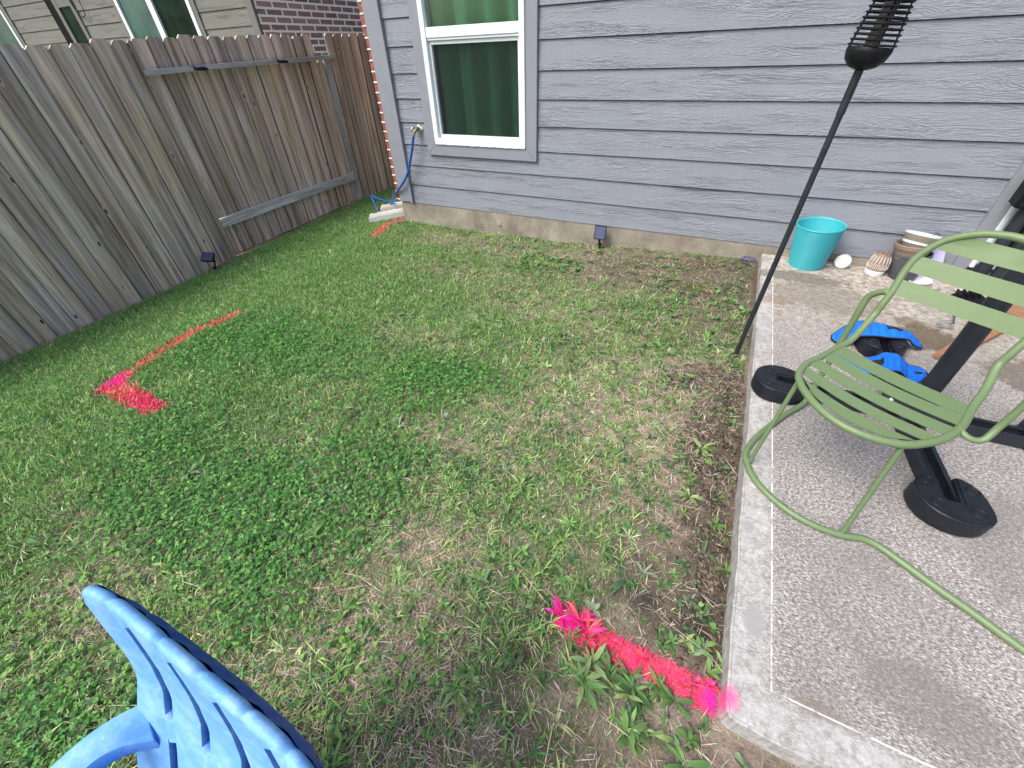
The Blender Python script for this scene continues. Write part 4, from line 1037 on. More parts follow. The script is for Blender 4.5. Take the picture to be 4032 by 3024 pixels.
# named clumps seen in the photograph
def clump(cx, cy, r, n, nl, ln, wd, el=(.2, 1.1)):
    rosette(cx + RNG.normal(0, r, n), cy + RNG.normal(0, r * .6, n), nl, ln, wd, WG, [.35, .35, .15, .1, .05], el)
clump(.94, -.56, .17, 46, (6, 10), (.03, .065), (.3, .45), (.3, 1.3)); clump(1.32, -.17, .04, 8, (6, 9), (.025, .05), (.35, .5), (.3, 1.3))
clump(2.17, -3.10, .07, 14, (6, 11), (.04, .09), (.13, .2), (.2, .9)); clump(2.36, -3.17, .06, 12, (6, 10), (.035, .075), (.15, .25), (.2, .9)); clump(2.43, -2.98, .05, 9, (6, 9), (.03, .06), (.2, .35))
clump(2.30, -2.63, .03, 4, (7, 10), (.03, .05), (.3, .42)); clump(2.52, -2.67, .006, 2, (6, 8), (.04, .07), (.14, .2), (.4, 1.1)); clump(2.44, -2.83, .02, 4, (5, 8), (.02, .05), (.2, .4), (.3, 1.2)); clump(2.49, -1.90, .03, 6, (5, 9), (.025, .05), (.18, .3)); clump(2.07, -1.48, .09, 12, (6, 9), (.03, .06), (.2, .35))
clump(2.40, -1.32, .06, 9, (6, 9), (.03, .055), (.18, .3)); clump(1.65, -2.72, .16, 34, (6, 10), (.03, .065), (.14, .22), (.2, 1.0)); clump(1.80, -1.15, .2, 26, (5, 9), (.025, .05), (.25, .4)); clump(2.2, -1.0, .18, 22, (5, 9), (.025, .05), (.3, .45)); clump(2.40, -.80, .1, 14, (5, 9), (.025, .05), (.3, .45)); clump(1.95, -2.95, .14, 18, (6, 9), (.03, .06), (.16, .26))
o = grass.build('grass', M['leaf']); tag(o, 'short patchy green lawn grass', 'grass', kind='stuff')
o = straw.build('dry_thatch', M['dry']); tag(o, 'dead straw-coloured thatch lying between the grass', 'thatch', kind='stuff')
o = clover.build('clover', M['leaf']); tag(o, 'dense dark green clover patches with tiny yellow buds', 'clover', kind='stuff')
o = weeds.build('broadleaf_weeds', M['leaf']); tag(o, 'broad-leaved green weeds sprouting through the bare soil', 'weeds', kind='stuff')
# pink paint: add sprayed soil crumbs
labs = [('pink spray paint stripe running through the weeds to the patio corner', 'bright pink spray painted stripe on the lawn ending at the patio corner'),
        ('', 'L-shaped red-pink spray paint mark on the lawn near the fence'), ('', 'short pink spray paint mark on the grass at the house corner')]
for i, idx in enumerate(PIDX):
    for j in idx:
        pl, hw, hole = PAINT[j]; xs = [p[0] for p in pl]; ys = [p[1] for p in pl]
        N_ = 26000 if i == 0 else 5200
        x = RNG.uniform(min(xs) - hw * 1.6, max(xs) + hw * 1.6, N_); y = RNG.uniform(min(ys) - hw * 1.6, max(ys) + hw * 1.6, N_)
        dd = dseg(x, y, pl); k = allowed(x, y) & (RNG.uniform(0, 1, N_) < np.clip(1.25 - dd / hw, .0, 1) ** 1.3) & (fbm(x, y, 40, 2, 13) > hole); x, y = x[k], y[k]; n = len(x)
        B = np.stack([x, y, ground(x, y) + .0022], 1); r = RNG.uniform(.0012, .0034, n)[:, None] * (1 if i == 0 else 1.2)
        a0 = RNG.uniform(0, 6.28, n); vs = []
        for q in range(5):
            a = a0 + q * 1.2566; vs.append(B + np.stack([np.cos(a), np.sin(a), RNG.normal(0, .35, n)], 1) * r * RNG.uniform(.7, 1.2, (n, 1)))
        vs.append(B + np.array([0, 0, 1]) * r * .8)
        V = np.stack(vs, 1).reshape(-1, 3); o_ = np.arange(n)[:, None] * 6
        T = np.concatenate([o_ + np.array([[q, (q + 1) % 5, 5]]) for q in range(5)])
        c = pinkcol(x, y, n); c = c * (.75 if i else .95)
        pinkacc[i].add(V, None, T, np.repeat(c, 6, axis=0))
    o = pinkacc[i].build('paint_mark', M['pink']); tag(o, labs[i][1], 'paint mark', 'pink survey paint marks on the lawn')
# soil clods
x = RNG.uniform(2.0, 2.53, 22000); y = RNG.uniform(-3.3, -1.3, 22000); k = allowed(x, y) & (RNG.uniform(0, 1, len(x)) < clodmask(x, y) * .5 + .012) & ~painted(x, y); x, y = x[k], y[k]; n = len(x)
ico = np.array([(0, 0, 1), (.894, 0, .447), (.276, .851, .447), (-.724, .526, .447), (-.724, -.526, .447), (.276, -.851, .447), (.724, .526, -.447), (-.276, .851, -.447), (-.894, 0, -.447), (-.276, -.851, -.447), (.724, -.526, -.447), (0, 0, -1)])
icf = np.array([(0, 1, 2), (0, 2, 3), (0, 3, 4), (0, 4, 5), (0, 5, 1), (1, 6, 2), (2, 7, 3), (3, 8, 4), (4, 9, 5), (5, 10, 1), (6, 7, 2), (7, 8, 3), (8, 9, 4), (9, 10, 5), (10, 6, 1), (11, 7, 6), (11, 8, 7), (11, 9, 8), (11, 10, 9), (11, 6, 10)])
r = (.0016 + .009 * RNG.uniform(0, 1, n) ** 3.0)
V = ico[None] * r[:, None, None] * RNG.uniform(.35, 1.5, (n, 12, 1)) * np.array([1, 1, .75]) + np.stack([x, y, ground(x, y) + r * .3], 1)[:, None]
T = (np.arange(n)[:, None, None] * 12 + icf[None]).reshape(-1, 3)
o = np_mesh('soil_clods', V.reshape(-1, 3), [T], np.repeat(pal(n, [(.17, .14, .115), (.11, .09, .073), (.27, .23, .19)], [.5, .3, .2], .12), 12, axis=0), M['soil']); tag(o, 'crumbly brown soil clods along the patio edge', 'soil', kind='stuff')
# fallen leaves
def fallen(x, y, s, a, col, label):
    mb = MB(); z = float(ground(x, y)) + .012; P = []
    for k in range(12):
        t = 2 * math.pi * k / 12; r = s * (.55 + .45 * abs(math.cos(t))) * (1 + .12 * math.sin(5 * t)); px = r * math.cos(t); py = r * .55 * math.sin(t)
        P.append((x + px * math.cos(a) - py * math.sin(a), y + px * math.sin(a) + py * math.cos(a), z + .25 * abs(py) + .004 * math.sin(3 * t)))
    mb.add([(x, y, z)] + P, [(0, 1 + k, 1 + (k + 1) % 12) for k in range(12)])
    mb.add([(p[0], p[1], p[2] - .0012) for p in [(x, y, z)] + P], [(0, 1 + (k + 1) % 12, 1 + k) for k in range(12)])
    o = mb.build('fallen_leaf', col, None, recalc=False); tag(o, label, 'leaf', 'fallen leaves on the lawn')
redleaf = simple('red_brown_leaf', (.26, .10, .055), .6, var=.25, scale=60); tanleaf = simple('tan_leaf', (.36, .26, .19), .7, var=.2, scale=60); gleaf = simple('dull_green_leaf', (.10, .16, .075), .6, var=.15, scale=60)
fallen(1.50, -2.74, .014, .3, redleaf, 'small red-brown fallen leaf between the two clover patches')
fallen(1.94, -3.36, .020, 1.3, tanleaf, 'crumpled tan fallen leaf left of the pink stripe')
fallen(2.47, -2.82, .024, 1.2, gleaf, 'dull green fallen leaf on bare soil beside the patio edge')
fallen(2.58, -3.15, .026, -.7, gleaf, 'green fallen leaf lying below the patio corner')

# ------------------------------------------------------------ THINGS ON THE PATIO
ZP = -.06
# torch
tb = empty('solar_torch', (2.462, -1.38, -.13)); tag(tb, 'black torch light with ribbed cage head on a slim leaning pole', 'torch light')
p0 = Vector((2.462, -1.38, -.19)); p1 = Vector((2.493, -1.400, 1.095)); axd = (p1 - p0).normalized()
mb = MB(); mb.tube([p0, p0.lerp(p1, .5), p1], [.0115, .0115, .0115], 14); mb.tube([p0.lerp(p1, .90), p0.lerp(p1, 1.0)], .0135, 14); mb.build('pole', M['black'], tb, smooth=True)
axd = Vector((.09, 0, 1)).normalized()
def torch_head():
    h0 = p1 + axd * .0
    cup = [(.0, -.001), (.016, .0), (.042, .009), (.060, .027), (.067, .050), (.066, .060), (.064, .062), (.061, .055), (.0, .045)]
    m_ = MB(); m_.lathe(cup, h0, axd, 36); m_.build('cup', M['blackpl'], tb, smooth=True)
    u = axd.orthogonal().normalized(); v = axd.cross(u); m_ = MB()
    for k in range(20):
        hh = .066 + k * .0135; rr = .0635 - .0015 * k if k < 22 else .05
        ctr = h0 + axd * hh
        m_.tube([ctr + (u * math.cos(a) + v * math.sin(a)) * (rr + .0032 + .0020 * math.sin(10 * a + k * math.pi)) for a in [2 * math.pi * q / 48 for q in range(48)]], .0030, 6, closed=True)
    m_.build('cage', M['blackpl'], tb, smooth=True)
    m_ = MB()
    for q in range(4):
        a = q * math.pi / 2 + .45; da = .16; pts = []
        for k in range(2):
            hh = .056 + k * .26; rr = .0640 - .030 * k
            for s_ in (-da, da):
                pts.append(h0 + axd * hh + (u * math.cos(a + s_) + v * math.sin(a + s_)) * (rr + .002))
        c_ = [tuple(p) for p in (pts[0], pts[1], pts[3], pts[2])]; ctr = h0 + axd * .2
        inn = [tuple(Vector(p) + (ctr + axd * (Vector(p) - ctr).dot(axd) - Vector(p)).normalized() * .003) for p in c_]
        m_.hexa(c_ + inn)
    m_.build('cage_strip', M['blackpl'], tb)
    m_ = MB()
    for q in range(10):
        a = q * .628; pa = h0 + axd * .06 + (u * math.cos(a) + v * math.sin(a)) * .020; m_.tube([pa, pa + axd * .25], .0022, 6)
    m_.lathe([(.0, .05), (.018, .05), (.018, .10), (0, .11)], h0, axd, 16)
    m_.build('lamp_core', simple('smoked_plastic', (.09, .075, .065), .5, var=.3), tb, smooth=True)
    m_ = MB(); m_.lathe([(.036, .315), (.037, .330), (.026, .342), (0, .345)], h0, axd, 30); m_.build('cap', M['blackpl'], tb, smooth=True)
torch_head()

# turquoise bucket
bk = empty('plant_pot', (2.82, -.118, ZP)); tag(bk, 'turquoise ribbed plastic flowerpot against the grey wall', 'flowerpot')
mb = MB(); prof = []; nr = 34
prof.append((.0, .0)); prof.append((.098, .0)); prof.append((.104, .006))
for i in range(nr * 4 + 1):
    t = i / (nr * 4); prof.append((.105 + .033 * t + .0016 * math.cos(i * math.pi / 2), .008 + .272 * t))
prof += [(.141, .283), (.141, .290), (.1365, .291), (.134, .28), (.101, .012), (0, .010)]
mb.lathe(prof, (2.822, -.124, ZP), (-.045, -.06, 1), 64); mb.build('pot_body', M['turq'], bk, smooth=False)
bk.children[0].data.shade_smooth()
mb = MB(); mb.lathe([(0, 0), (.112, 0), (.116, .008), (.110, .010), (0, .006)], (2.90, -.118, ZP + .001), (0, 0, 1), 40); o = mb.build('glass_saucer', simple('clear_plastic_saucer', (.42, .43, .42), .2, spec=.8), None, smooth=True)
o.scale = (.35, .35, 1); o.location = (2.955 - 2.90 * .35, -.055 + .118 * .35, 0.001); tag(o, 'small clear plastic saucer tucked behind the turquoise pot', 'saucer')

# white lid on its edge
ax = Vector((-.42, -.70, .42)).normalized()
mb = MB(); mb.lathe([(0, .016), (.020, .0165), (.0215, .0145), (.036, .0155), (.044, .013), (.049, .004), (.049, -.006), (.044, -.016), (0, -.018)], (3.035, -.085, -.0165), ax, 40); o = mb.build('jar_lid', M['whitepl'], None, smooth=True); tag(o, 'white round lid standing on edge between the turquoise pot and striped lantern', 'lid')

# striped clay lantern on a white base
ln = empty('clay_lantern', (3.225, -.115, ZP)); tag(ln, 'small brown clay lantern with white carved stripes on a white base', 'lantern')
c0 = (3.222, -.112, ZP); axl = (.02, .02, 1)
mb = MB(); mb.lathe([(0, 0), (.052, 0), (.055, .006), (.057, .030), (.050, .033), (0, .033)], c0, axl, 36); mb.build('base', M['whitepl'], ln, smooth=True)
prof = [(.049, .031), (.055, .036), (.0575, .055), (.0575, .078), (.054, .098), (.047, .118), (.038, .133), (.030, .140), (.022, .139), (.020, .128), (0, .125)]
pr = []
for a, b in zip(prof[:-1], prof[1:]):
    for k in range(4): pr.append((a[0] + (b[0] - a[0]) * k / 4, a[1] + (b[1] - a[1]) * k / 4))
pr.append(prof[-1])
mb = MB(); mb.lathe(pr, c0, axl, 60); mb.build('body', M['terra'], ln, smooth=True)
mb = MB(); axv = Vector(axl).normalized(); u = axv.orthogonal().normalized(); v = axv.cross(u)
def lr(h): return float(np.interp(h, [p[1] for p in prof[:8]], [p[0] for p in prof[:8]]))
for q in range(34):
    a = 2 * math.pi * q / 34
    for (h0, h1, sk) in ((.040, .070, .0), (.078, .126, .35)):
        if h0 > .07 and q % 2: continue
        mb.tube([Vector(c0) + axv * (h0 + (h1 - h0) * t) + (u * math.cos(a + sk * t * 0) + v * math.sin(a)) * (lr(h0 + (h1 - h0) * t) + .0006) for t in (0, .25, .5, .75, 1)], [.0010, .0020, .0022, .002, .0012], 5)
mb.tube([Vector(c0) + axv * .074 + (u * math.cos(a) + v * math.sin(a)) * .0580 for a in [2 * math.pi * k / 40 for k in range(40)]], .0013, 5, closed=True)
mb.build('stripes', simple('white_slip', (.74, .68, .64), .8, var=.15), ln)
mb = MB()
for a, r_, h_ in ((.3, .022, .02), (2.2, .018, .013), (4.2, .022, .016)):
    c = Vector(c0) + axv * .134 + (u * math.cos(a) + v * math.sin(a)) * r_
    mb.lathe([(.009, 0), (.0095, h_), (.006, h_ + .002), (.004, h_ - .004), (0, h_ - .006)], c, (math.cos(a) * .3, math.sin(a) * .3, 1), 12)
mb.build('spout', M['terra'], ln, smooth=True)

# stack of pots
def pot(name, c, ax_, prof, m, label, extra=None):
    mb = MB(); mb.lathe(prof, c, ax_, 48); o = mb.build(name, m, None, smooth=True); tag(o, label, 'flowerpot', 'stacked flowerpots by the wall'); return o
sx, sy = 3.375, -.125
pot('plant_pot', (sx, sy, ZP), (-.10, 0, 1), [(0, 0), (.066, 0), (.070, .004), (.094, .158), (.098, .160), (.098, .172), (.092, .172), (.068, .012), (0, .010)], M['slate'], 'dark slate-grey flowerpot at the bottom of the stack of three')
pot('plant_pot', (sx - .022, sy - .005, ZP + .085), (-.10, 0, 1), [(0, 0), (.062, 0), (.066, .004), (.092, .118), (.098, .120), (.100, .126), (.100, .146), (.096, .150), (.091, .146), (.064, .01), (0, .008)], M['terra'], 'brown clay flowerpot with thick rim in the middle of the stack')
tp = pot('plant_pot', (sx - .030, sy - .006, ZP + .165), (.13, .19, 1), [(0, 0), (.058, 0), (.062, .004), (.090, .105), (.093, .118), (.0925, .121)], M['taupe'], 'taupe flowerpot with a white rim, tilted on top of the stack')
tpx = empty
mb = MB(); a_ = Vector((.13, .19, 1)).normalized(); mb.lathe([(.0928, .112), (.0945, .123), (.0885, .124), (.086, .118), (.080, .06)], (sx - .030, sy - .006, ZP + .165), a_, 48); o = mb.build('rim', M['whitepl'], tp, smooth=True)
mb = MB(); mb.lathe([(0, .085), (.080, .088), (.0835, .094)], (sx - .030, sy - .006, ZP + .165), a_, 40, lambda r, h, a: r * (1 + .02 * math.sin(9 * a))); mb.build('potting_soil', M['darkroom'], tp)
# white saucer on the floor
mb = MB(); mb.lathe([(0, .004), (.056, .004), (.070, .020), (.074, .021), (.0735, .017), (.058, 0), (0, 0)], (3.452, -.145, ZP + .001), (.05, -.12, 1), 44); o = mb.build('saucer', M['whitepl'], None, smooth=True); tag(o, 'white plant saucer on the concrete, in front of the stacked flowerpots', 'saucer')
# lavender carton
mb = MB(); mb.hexa([(3.43, -.105, ZP), (3.575, -.105, ZP), (3.575, -.03, ZP), (3.43, -.03, ZP), (3.452, -.062, .190), (3.510, -.062, .186), (3.510, -.024, .186), (3.452, -.024, .190)]); o = mb.build('lavender_box', M['lav'], None, bevel=.004); tag(o, 'pale lavender tapered box against the wall behind the green chair', 'box')
mb = MB(); mb.tube(smooth_path([(3.42, -.075, .176), (3.425, -.06, .20), (3.437, -.05, .216), (3.455, -.05, .208), (3.450, -.055, .194), (3.435, -.062, .185), (3.40, -.08, .180)], 6), .0022, 6); o = mb.build('cord_loop', M['blackpl'], None, smooth=True); tag(o, 'thin black cord loop above the stacked flowerpots', 'cord')
# purple cord coil at the footing
mb = MB(); c = Vector((2.470, -.075, -.112)); P = []
for k in range(100):
    a = k / 99 * 2 * math.pi * 2.7; r_ = .050 + .004 * math.sin(a * .7)
    P.append((c.x + r_ * math.cos(a), c.y + r_ * math.sin(a) * .9, c.z + .012 + .012 * math.sin(a * 1.3) + k * .0001))
mb.tube(P, .0028, 8); o = mb.build('cord_coil', simple('purple_blue_cord', (.10, .085, .22), .4), None, smooth=True); tag(o, 'small coil of purple-blue cord on the soil by the patio corner', 'cord')

# umbrella stand: cross base + mast
us = empty('umbrella_stand', (3.105, -1.69, ZP)); tag(us, 'dark grey steel cross base with a leaning cylindrical umbrella mast', 'umbrella stand')
def channel(name, a, b, wd=.072, h=.050, z0=ZP + .002):
    a = Vector(a); b = Vector(b); d = (b - a).normalized(); n_ = Vector((-d.y, d.x, 0)); mb = MB(); t = .006; fl = .014
    sec = [(-wd / 2, 0), (wd / 2, 0), (wd / 2, h), (wd / 2 - fl, h), (wd / 2 - fl, h - t), (wd / 2 - t, h - t), (wd / 2 - t, t), (-wd / 2 + t, t), (-wd / 2 + t, h - t), (-wd / 2 + fl, h - t), (-wd / 2 + fl, h), (-wd / 2, h)]
    vs = [(p.x + n_.x * s_, p.y + n_.y * s_, z0 + z_) for p in (a, b) for s_, z_ in sec]; m = len(sec)
    fs = [(k, (k + 1) % m, m + (k + 1) % m, m + k) for k in range(m)] + [tuple(reversed(range(m))), tuple(range(m, 2 * m))]
    mb.add(vs, fs); return mb.build(name, M['black'], us)
channel('beam', (2.62, -1.715, 0), (3.58, -1.690, 0))
channel('beam', (3.095, -1.16, 0), (3.093, -1.655, 0)); channel('beam', (3.095, -1.757, 0), (3.122, -2.20, 0))
mb = MB(); mb.box((3.02, -1.76, ZP + .052), (3.215, -1.58, ZP + .058)); mb.build('plate', M['black'], us, bevel=.002)
mst0 = Vector((3.165, -1.610, ZP + .058)); mst1 = Vector((3.135, -1.600, 1.60))
mb = MB(); mb.tube([mst0, mst1], .0345, 28); mb.lathe([(.036, 0), (.048, .0), (.048, .010), (.036, .014)], mst0, (0, 0, 1), 28); mb.build('mast', M['black'], us, smooth=True)
for q in ((3.045, -1.675), (3.19, -1.66), (3.06, -1.60)):
    mb = MB(); mb.lathe([(0, .008), (.006, .007), (.009, .002), (.011, 0)], (q[0], q[1], ZP + .058), (0, 0, 1), 12); mb.build('bolt', M['chrome'], us, smooth=True)
# weights
WP = [(-.1, .10), (-.093, .068), (-.075, .042), (-.044, .012), (-.026, .002), (-.022, .12), (.022, .12), (.026, .0), (.045, .002), (.072, .017), (.092, .045), (.1, .085), (.103, .13), (.098, .155), (.084, .178), (.057, .197), (.022, .208), (-.014, .209), (-.05, .197), (-.078, .175), (-.096, .14)]
def weight(c, out, label):
    out = Vector((out[0], out[1], 0)).normalized(); lat = Vector((-out.y, out.x, 0)); r = empty('base_weight', (c[0], c[1], ZP)); tag(r, label, 'base weight', 'umbrella base weights')
    poly = [(c[0] + lat.x * a + out.x * q, c[1] + lat.y * a + out.y * q) for a, q in WP]
    mb = MB(); mb.prism(poly, ZP + .001, ZP + .074); mb.build('body', M['weight'], r, bevel=.007, bseg=3, smooth=True)
    for a, q in ((-.058, .055), (.060, .055), (-.050, .150), (.052, .150)):
        mb = MB(); mb.lathe([(0, .0025), (.014, .002), (.0145, .0), (.0165, -.0005), (.018, .0015), (.0195, -.001)], (c[0] + lat.x * a + out.x * q, c[1] + lat.y * a + out.y * q, ZP + .0745), (0, 0, 1), 20); mb.build('boss', M['weight'], r, smooth=True)
    return r
W1 = weight((3.120, -2.080), (0, -1), 'black umbrella weight nearest the camera, to the right of the green chair')
weight((2.735, -1.722), (-1, 0), 'black umbrella weight at the left edge of the patio')
weight((3.095, -1.272), (0, 1), 'black umbrella weight half covered by the blue vest')
weight((3.455, -1.690), (1, 0), 'black umbrella weight at the right edge of the photo')
# raised lettering panel on the left weight (illegible moulding)
# crank handle
mb = MB(); mb.tube(smooth_path([(3.508, -.645, -.02), (3.500, -.665, -.022), (3.470, -.785, -.028), (3.464, -.794, -.030), (3.452, -.797, -.030), (3.425, -.795, -.030)], 5), .0065, 12); r = empty('crank_handle', (3.46, -.78, ZP)); mb.build('rod', M['chrome'], r, smooth=True)
mb = MB(); mb.lathe([(0, -.002), (.008, 0), (.010, .010), (.008, .022), (0, .024)], (3.424, -.795, -.030), (-1, -.05, 0), 16); mb.build('knob', simple('grey_knob', (.25, .25, .26), .4), r, smooth=True); tag(r, 'shiny chrome crank handle lying on the stained concrete', 'crank handle')
# plank
mb = MB(); mb.prism([(3.322, -1.136), (3.345, -1.150), (3.53, -.96), (3.70, -.74), (3.86, -.55), (3.96, -.43), (3.93, -.35), (3.74, -.38), (3.60, -.65), (3.455, -.93)], ZP + .002, ZP + .026); o = mb.build('cedar_plank', M['cedarwood'], None, bevel=.002); tag(o, 'split reddish-brown wooden plank on the patio behind the umbrella mast', 'plank')
# black bracket on floor
r = empty('black_bracket', (3.62, -.42, ZP)); tag(r, 'black plastic bracket with ribs lying on the patio near the door', 'bracket')
mb = MB(); mb.prism([(3.525, -.465), (3.545, -.40), (3.60, -.33), (3.70, -.35), (3.715, -.44), (3.64, -.53), (3.56, -.50)], ZP + .001, ZP + .05); mb.build('shell', M['blackpl'], r, bevel=.008, bseg=2, smooth=True)
for k in range(4):
    mb = MB(); mb.box((3.57 + k * .03, -.46 + k * .01, ZP + .05), (3.576 + k * .03, -.37 + k * .01, ZP + .072)); mb.build('rib', M['blackpl'], r)
# posts beside the door
r = empty('black_stand', (3.76, -.13, ZP)); tag(r, 'black metal stand of two upright tubes with a clamp beside the patio door', 'stand')
mb = MB(); mb.tube([(3.735, -.10, ZP + .001), (3.735, -.10, 1.5)], .034, 24); mb.build('tube', M['black'], r, smooth=True)
mb = MB(); mb.tube([(3.808, -.11, ZP + .001), (3.808, -.11, 1.5)], .026, 24); mb.build('tube', M['black'], r, smooth=True)
mb = MB(); mb.box((3.645, -.17, .418), (3.86, -.06, .60)); mb.build('clamp', M['blackpl'], r, bevel=.014, bseg=3, smooth=True)
mb = MB(); mb.lathe([(0, .006), (.007, .005), (.009, 0)], (3.67, -.171, .475), (0, -1, 0), 12); mb.build('screw', M['chrome'], r, smooth=True)

# blue quilted vests
def vest(name, st, label, extra=None, quilt=11, patch=None, nsub=5, black=()):
    r = empty(name, st[len(st) // 2][0]); tag(r, label, 'vest', 'blue quilted vests on the patio')
    T = smooth_path([s_[0] for s_ in st], nsub); B = smooth_path([s_[1] for s_ in st], nsub); n = len(T); m = 12
    top, bot, edge = [], [], []
    vs = []
    for i in range(n):
        for j in range(m + 1):
            t = j / m; p = Vector(T[i]).lerp(Vector(B[i]), t); env = min(1, 4 * t * (1 - t) * 1.6) * min(1, i / 3, (n - 1 - i) / 3)
            ql = abs(math.sin(i / (n - 1) * math.pi * quilt)) ** .6; qs = .55 + .45 * abs(math.cos((t - .5) * math.pi * 2)) ** .5
            p = p + Vector((0, 0, .006 + .011 * env * ql * qs)); vs.append(tuple(p))
    nb0 = len(vs); vs += [(v[0], v[1], v[2] - .006 - (.010 if 0 else 0)) for v in vs[:nb0]]
    w1 = m + 1; fs = []
    for i in range(n - 1):
        for j in range(m):
            q = (i * w1 + j, i * w1 + j + 1, (i + 1) * w1 + j + 1, (i + 1) * w1 + j); fs.append(q); fs.append(tuple(nb0 + k for k in reversed(q)))
    mb = MB(); mb.add(vs, fs); mb.build('quilting', M['bluefab'], r, smooth=True)
    ring = [vs[j] for j in range(0)] + [tuple(Vector(vs[i * w1]) - Vector((0, 0, .003))) for i in range(n)] + [tuple(Vector(vs[i * w1 + m]) - Vector((0, 0, .003))) for i in reversed(range(n))]
    mb = MB(); mb.tube(ring, .0042, 8, closed=True); mb.build('binding', M['blackfab'], r, smooth=True)
    return r, vs, w1, n, m
st1 = [((2.895, -1.125, -.050), (2.893, -1.160, -.052)), ((2.924, -1.075, -.042), (2.918, -1.190, -.050)), ((2.960, -1.055, -.005), (2.958, -1.192, -.035)), ((2.987, -1.055, .020), (2.982, -1.200, .010)), ((3.013, -1.055, .028), (3.004, -1.204, .022)),
       ((3.053, -1.06, .032), (3.049, -1.190, .024)), ((3.099, -1.07, .034), (3.098, -1.182, .024)), ((3.157, -1.075, .030), (3.151, -1.165, .022)), ((3.210, -1.07, .012), (3.198, -1.132, .006)), ((3.252, -1.07, -.016), (3.235, -1.118, -.024)), ((3.288, -1.072, -.048), (3.282, -1.090, -.050))]
r1, vs1, w1_, n1_, m1_ = vest('quilted_vest', st1, 'blue quilted vest with black binding draped over the rear umbrella weight', quilt=13)
mb = MB(); P = [Vector(vs1[(38 + i) * w1_ + 4]) + Vector((0, 0, .0025)) for i in range(6)]; Q = [Vector(vs1[(38 + i) * w1_ + 7]) + Vector((0, 0, .0025)) for i in range(6)]
P = [Vector(vs1[min(len(vs1) - 1, (30 + i) * w1_ + 2)]) + Vector((0, 0, .002)) for i in range(7)]; Q = [Vector(vs1[(30 + i) * w1_ + 5]) + Vector((0, 0, .002)) for i in range(7)]
mb.add([tuple(p) for p in P + Q], [(i, i + 1, 7 + i + 1, 7 + i) for i in range(6)]); mb.build('fastener_patch', M['blackfab'], r1, recalc=False)
st2 = [((2.905, -1.325, -.052), (2.903, -1.360, -.054)), ((2.979, -1.280, -.052), (2.965, -1.408, -.054)), ((3.025, -1.291, -.046), (3.008, -1.430, -.052)), ((3.050, -1.312, -.015), (3.044, -1.438, -.045)), ((3.066, -1.310, .004), (3.060, -1.450, -.012)), ((3.085, -1.307, .008), (3.075, -1.460, .004)),
       ((3.120, -1.305, .008), (3.108, -1.455, .004)), ((3.150, -1.309, -.008), (3.138, -1.447, -.020)), ((3.182, -1.308, -.034), (3.167, -1.430, -.046)), ((3.236, -1.285, -.048), (3.208, -1.420, -.052)), ((3.262, -1.312, -.052), (3.258, -1.335, -.053))]
r2, vs2, w2_, n2_, m2_ = vest('quilted_vest', st2, 'blue quilted vest lying across the dark steel beam, in front of the rear weight', quilt=9)
mb = MB()
for (i0, i1, j0, j1) in ((6, 20, 4, 8),):
    A = [Vector(vs2[i * w2_ + j0]) + Vector((0, 0, .003)) for i in range(i0, i1)]; Bq = [Vector(vs2[i * w2_ + j1]) + Vector((0, 0, .003)) for i in range(i0, i1)]; k = len(A)
    mb.add([tuple(p) for p in A + Bq], [(i, i + 1, k + i + 1, k + i) for i in range(k - 1)])
mb.build('strap', M['blackfab'], r2, recalc=False)
mb = MB(); a = Vector(vs2[43 * w2_ + 6]) + Vector((0, 0, .006)); b = Vector(vs2[49 * w2_ + 6]) + Vector((0, 0, .005)); mb.tube([a, b], .0022, 6); mb.build('zip_pull', M['chrome'], r2, smooth=True)
mb = MB(); d_ = (b - a).normalized(); q_ = Vector((-d_.y, d_.x, 0)) * .007; e_ = Vector((0, 0, .0022)); mb.add([tuple(a - d_ * .004 - q_ - e_), tuple(b + d_ * .004 - q_ - e_), tuple(b + d_ * .004 + q_ - e_), tuple(a - d_ * .004 + q_ - e_)], [(0, 1, 2, 3)]); mb.build('zip_pocket', M['blackfab'], r2, recalc=False)

# ------------------------------------------------------------ GREEN METAL CHAIR
gc = empty('metal_chair', (2.75, -2.2, ZP)); tag(gc, 'sage green metal chair with slatted seat and slatted round back', 'chair')
lv = Vector((.815, -.58, 0)).normalized(); bv = Vector((.58, .815, 0)).normalized(); Z = Vector((0, 0, 1))
O = Vector((2.675, -2.34, 0)); zs_ = .34
def ch(l_, b_, z_): return O + lv * l_ + bv * b_ + Z * z_
# continuous seat-and-back tube.  Back plane origin P0 with directions lv and uu
th = math.radians(20); uu = Z * math.cos(th) + bv * math.sin(th); P0 = Vector((2.77, -1.79, .49))
def bk_(l_, u_): return P0 + lv * l_ + uu * u_
seatL = [ch(-.209, .14, zs_), ch(-.193, .082, zs_), ch(-.176, .049, zs_), ch(-.138, .010, zs_), ch(-.077, -.028, zs_), ch(-.012, -.048, zs_), ch(.043, -.045, zs_), ch(.096, -.021, zs_), ch(.139, .020, zs_), ch(.165, .08, zs_), ch(.179, .142, zs_)]
left = [bk_(.023, .02), bk_(.024, -.026), bk_(.020, -.075), ch(-.212, .40, zs_ + .042), ch(-.213, .335, zs_ + .006), ch(-.208, .24, zs_)]
left = [bk_(.024, .02), bk_(.024, -.027), bk_(.024, -.080), ch(-.209, .385, zs_ + .012), ch(-.213, .315, zs_ - .001), ch(-.208, .216, zs_)]
right = [ch(.179, .218, zs_), Vector((2.989, -2.179, .342)), Vector((3.012, -2.130, .353)), Vector((3.034, -2.082, .374)), bk_(.364, -.078), bk_(.366, -.035), bk_(.369, .01), bk_(.370, .06), bk_(.366, .12)]
archL = [bk_(.222, .248), bk_(.174, .249), bk_(.113, .236), bk_(.055, .199), bk_(.022, .140), bk_(.017, .084)]
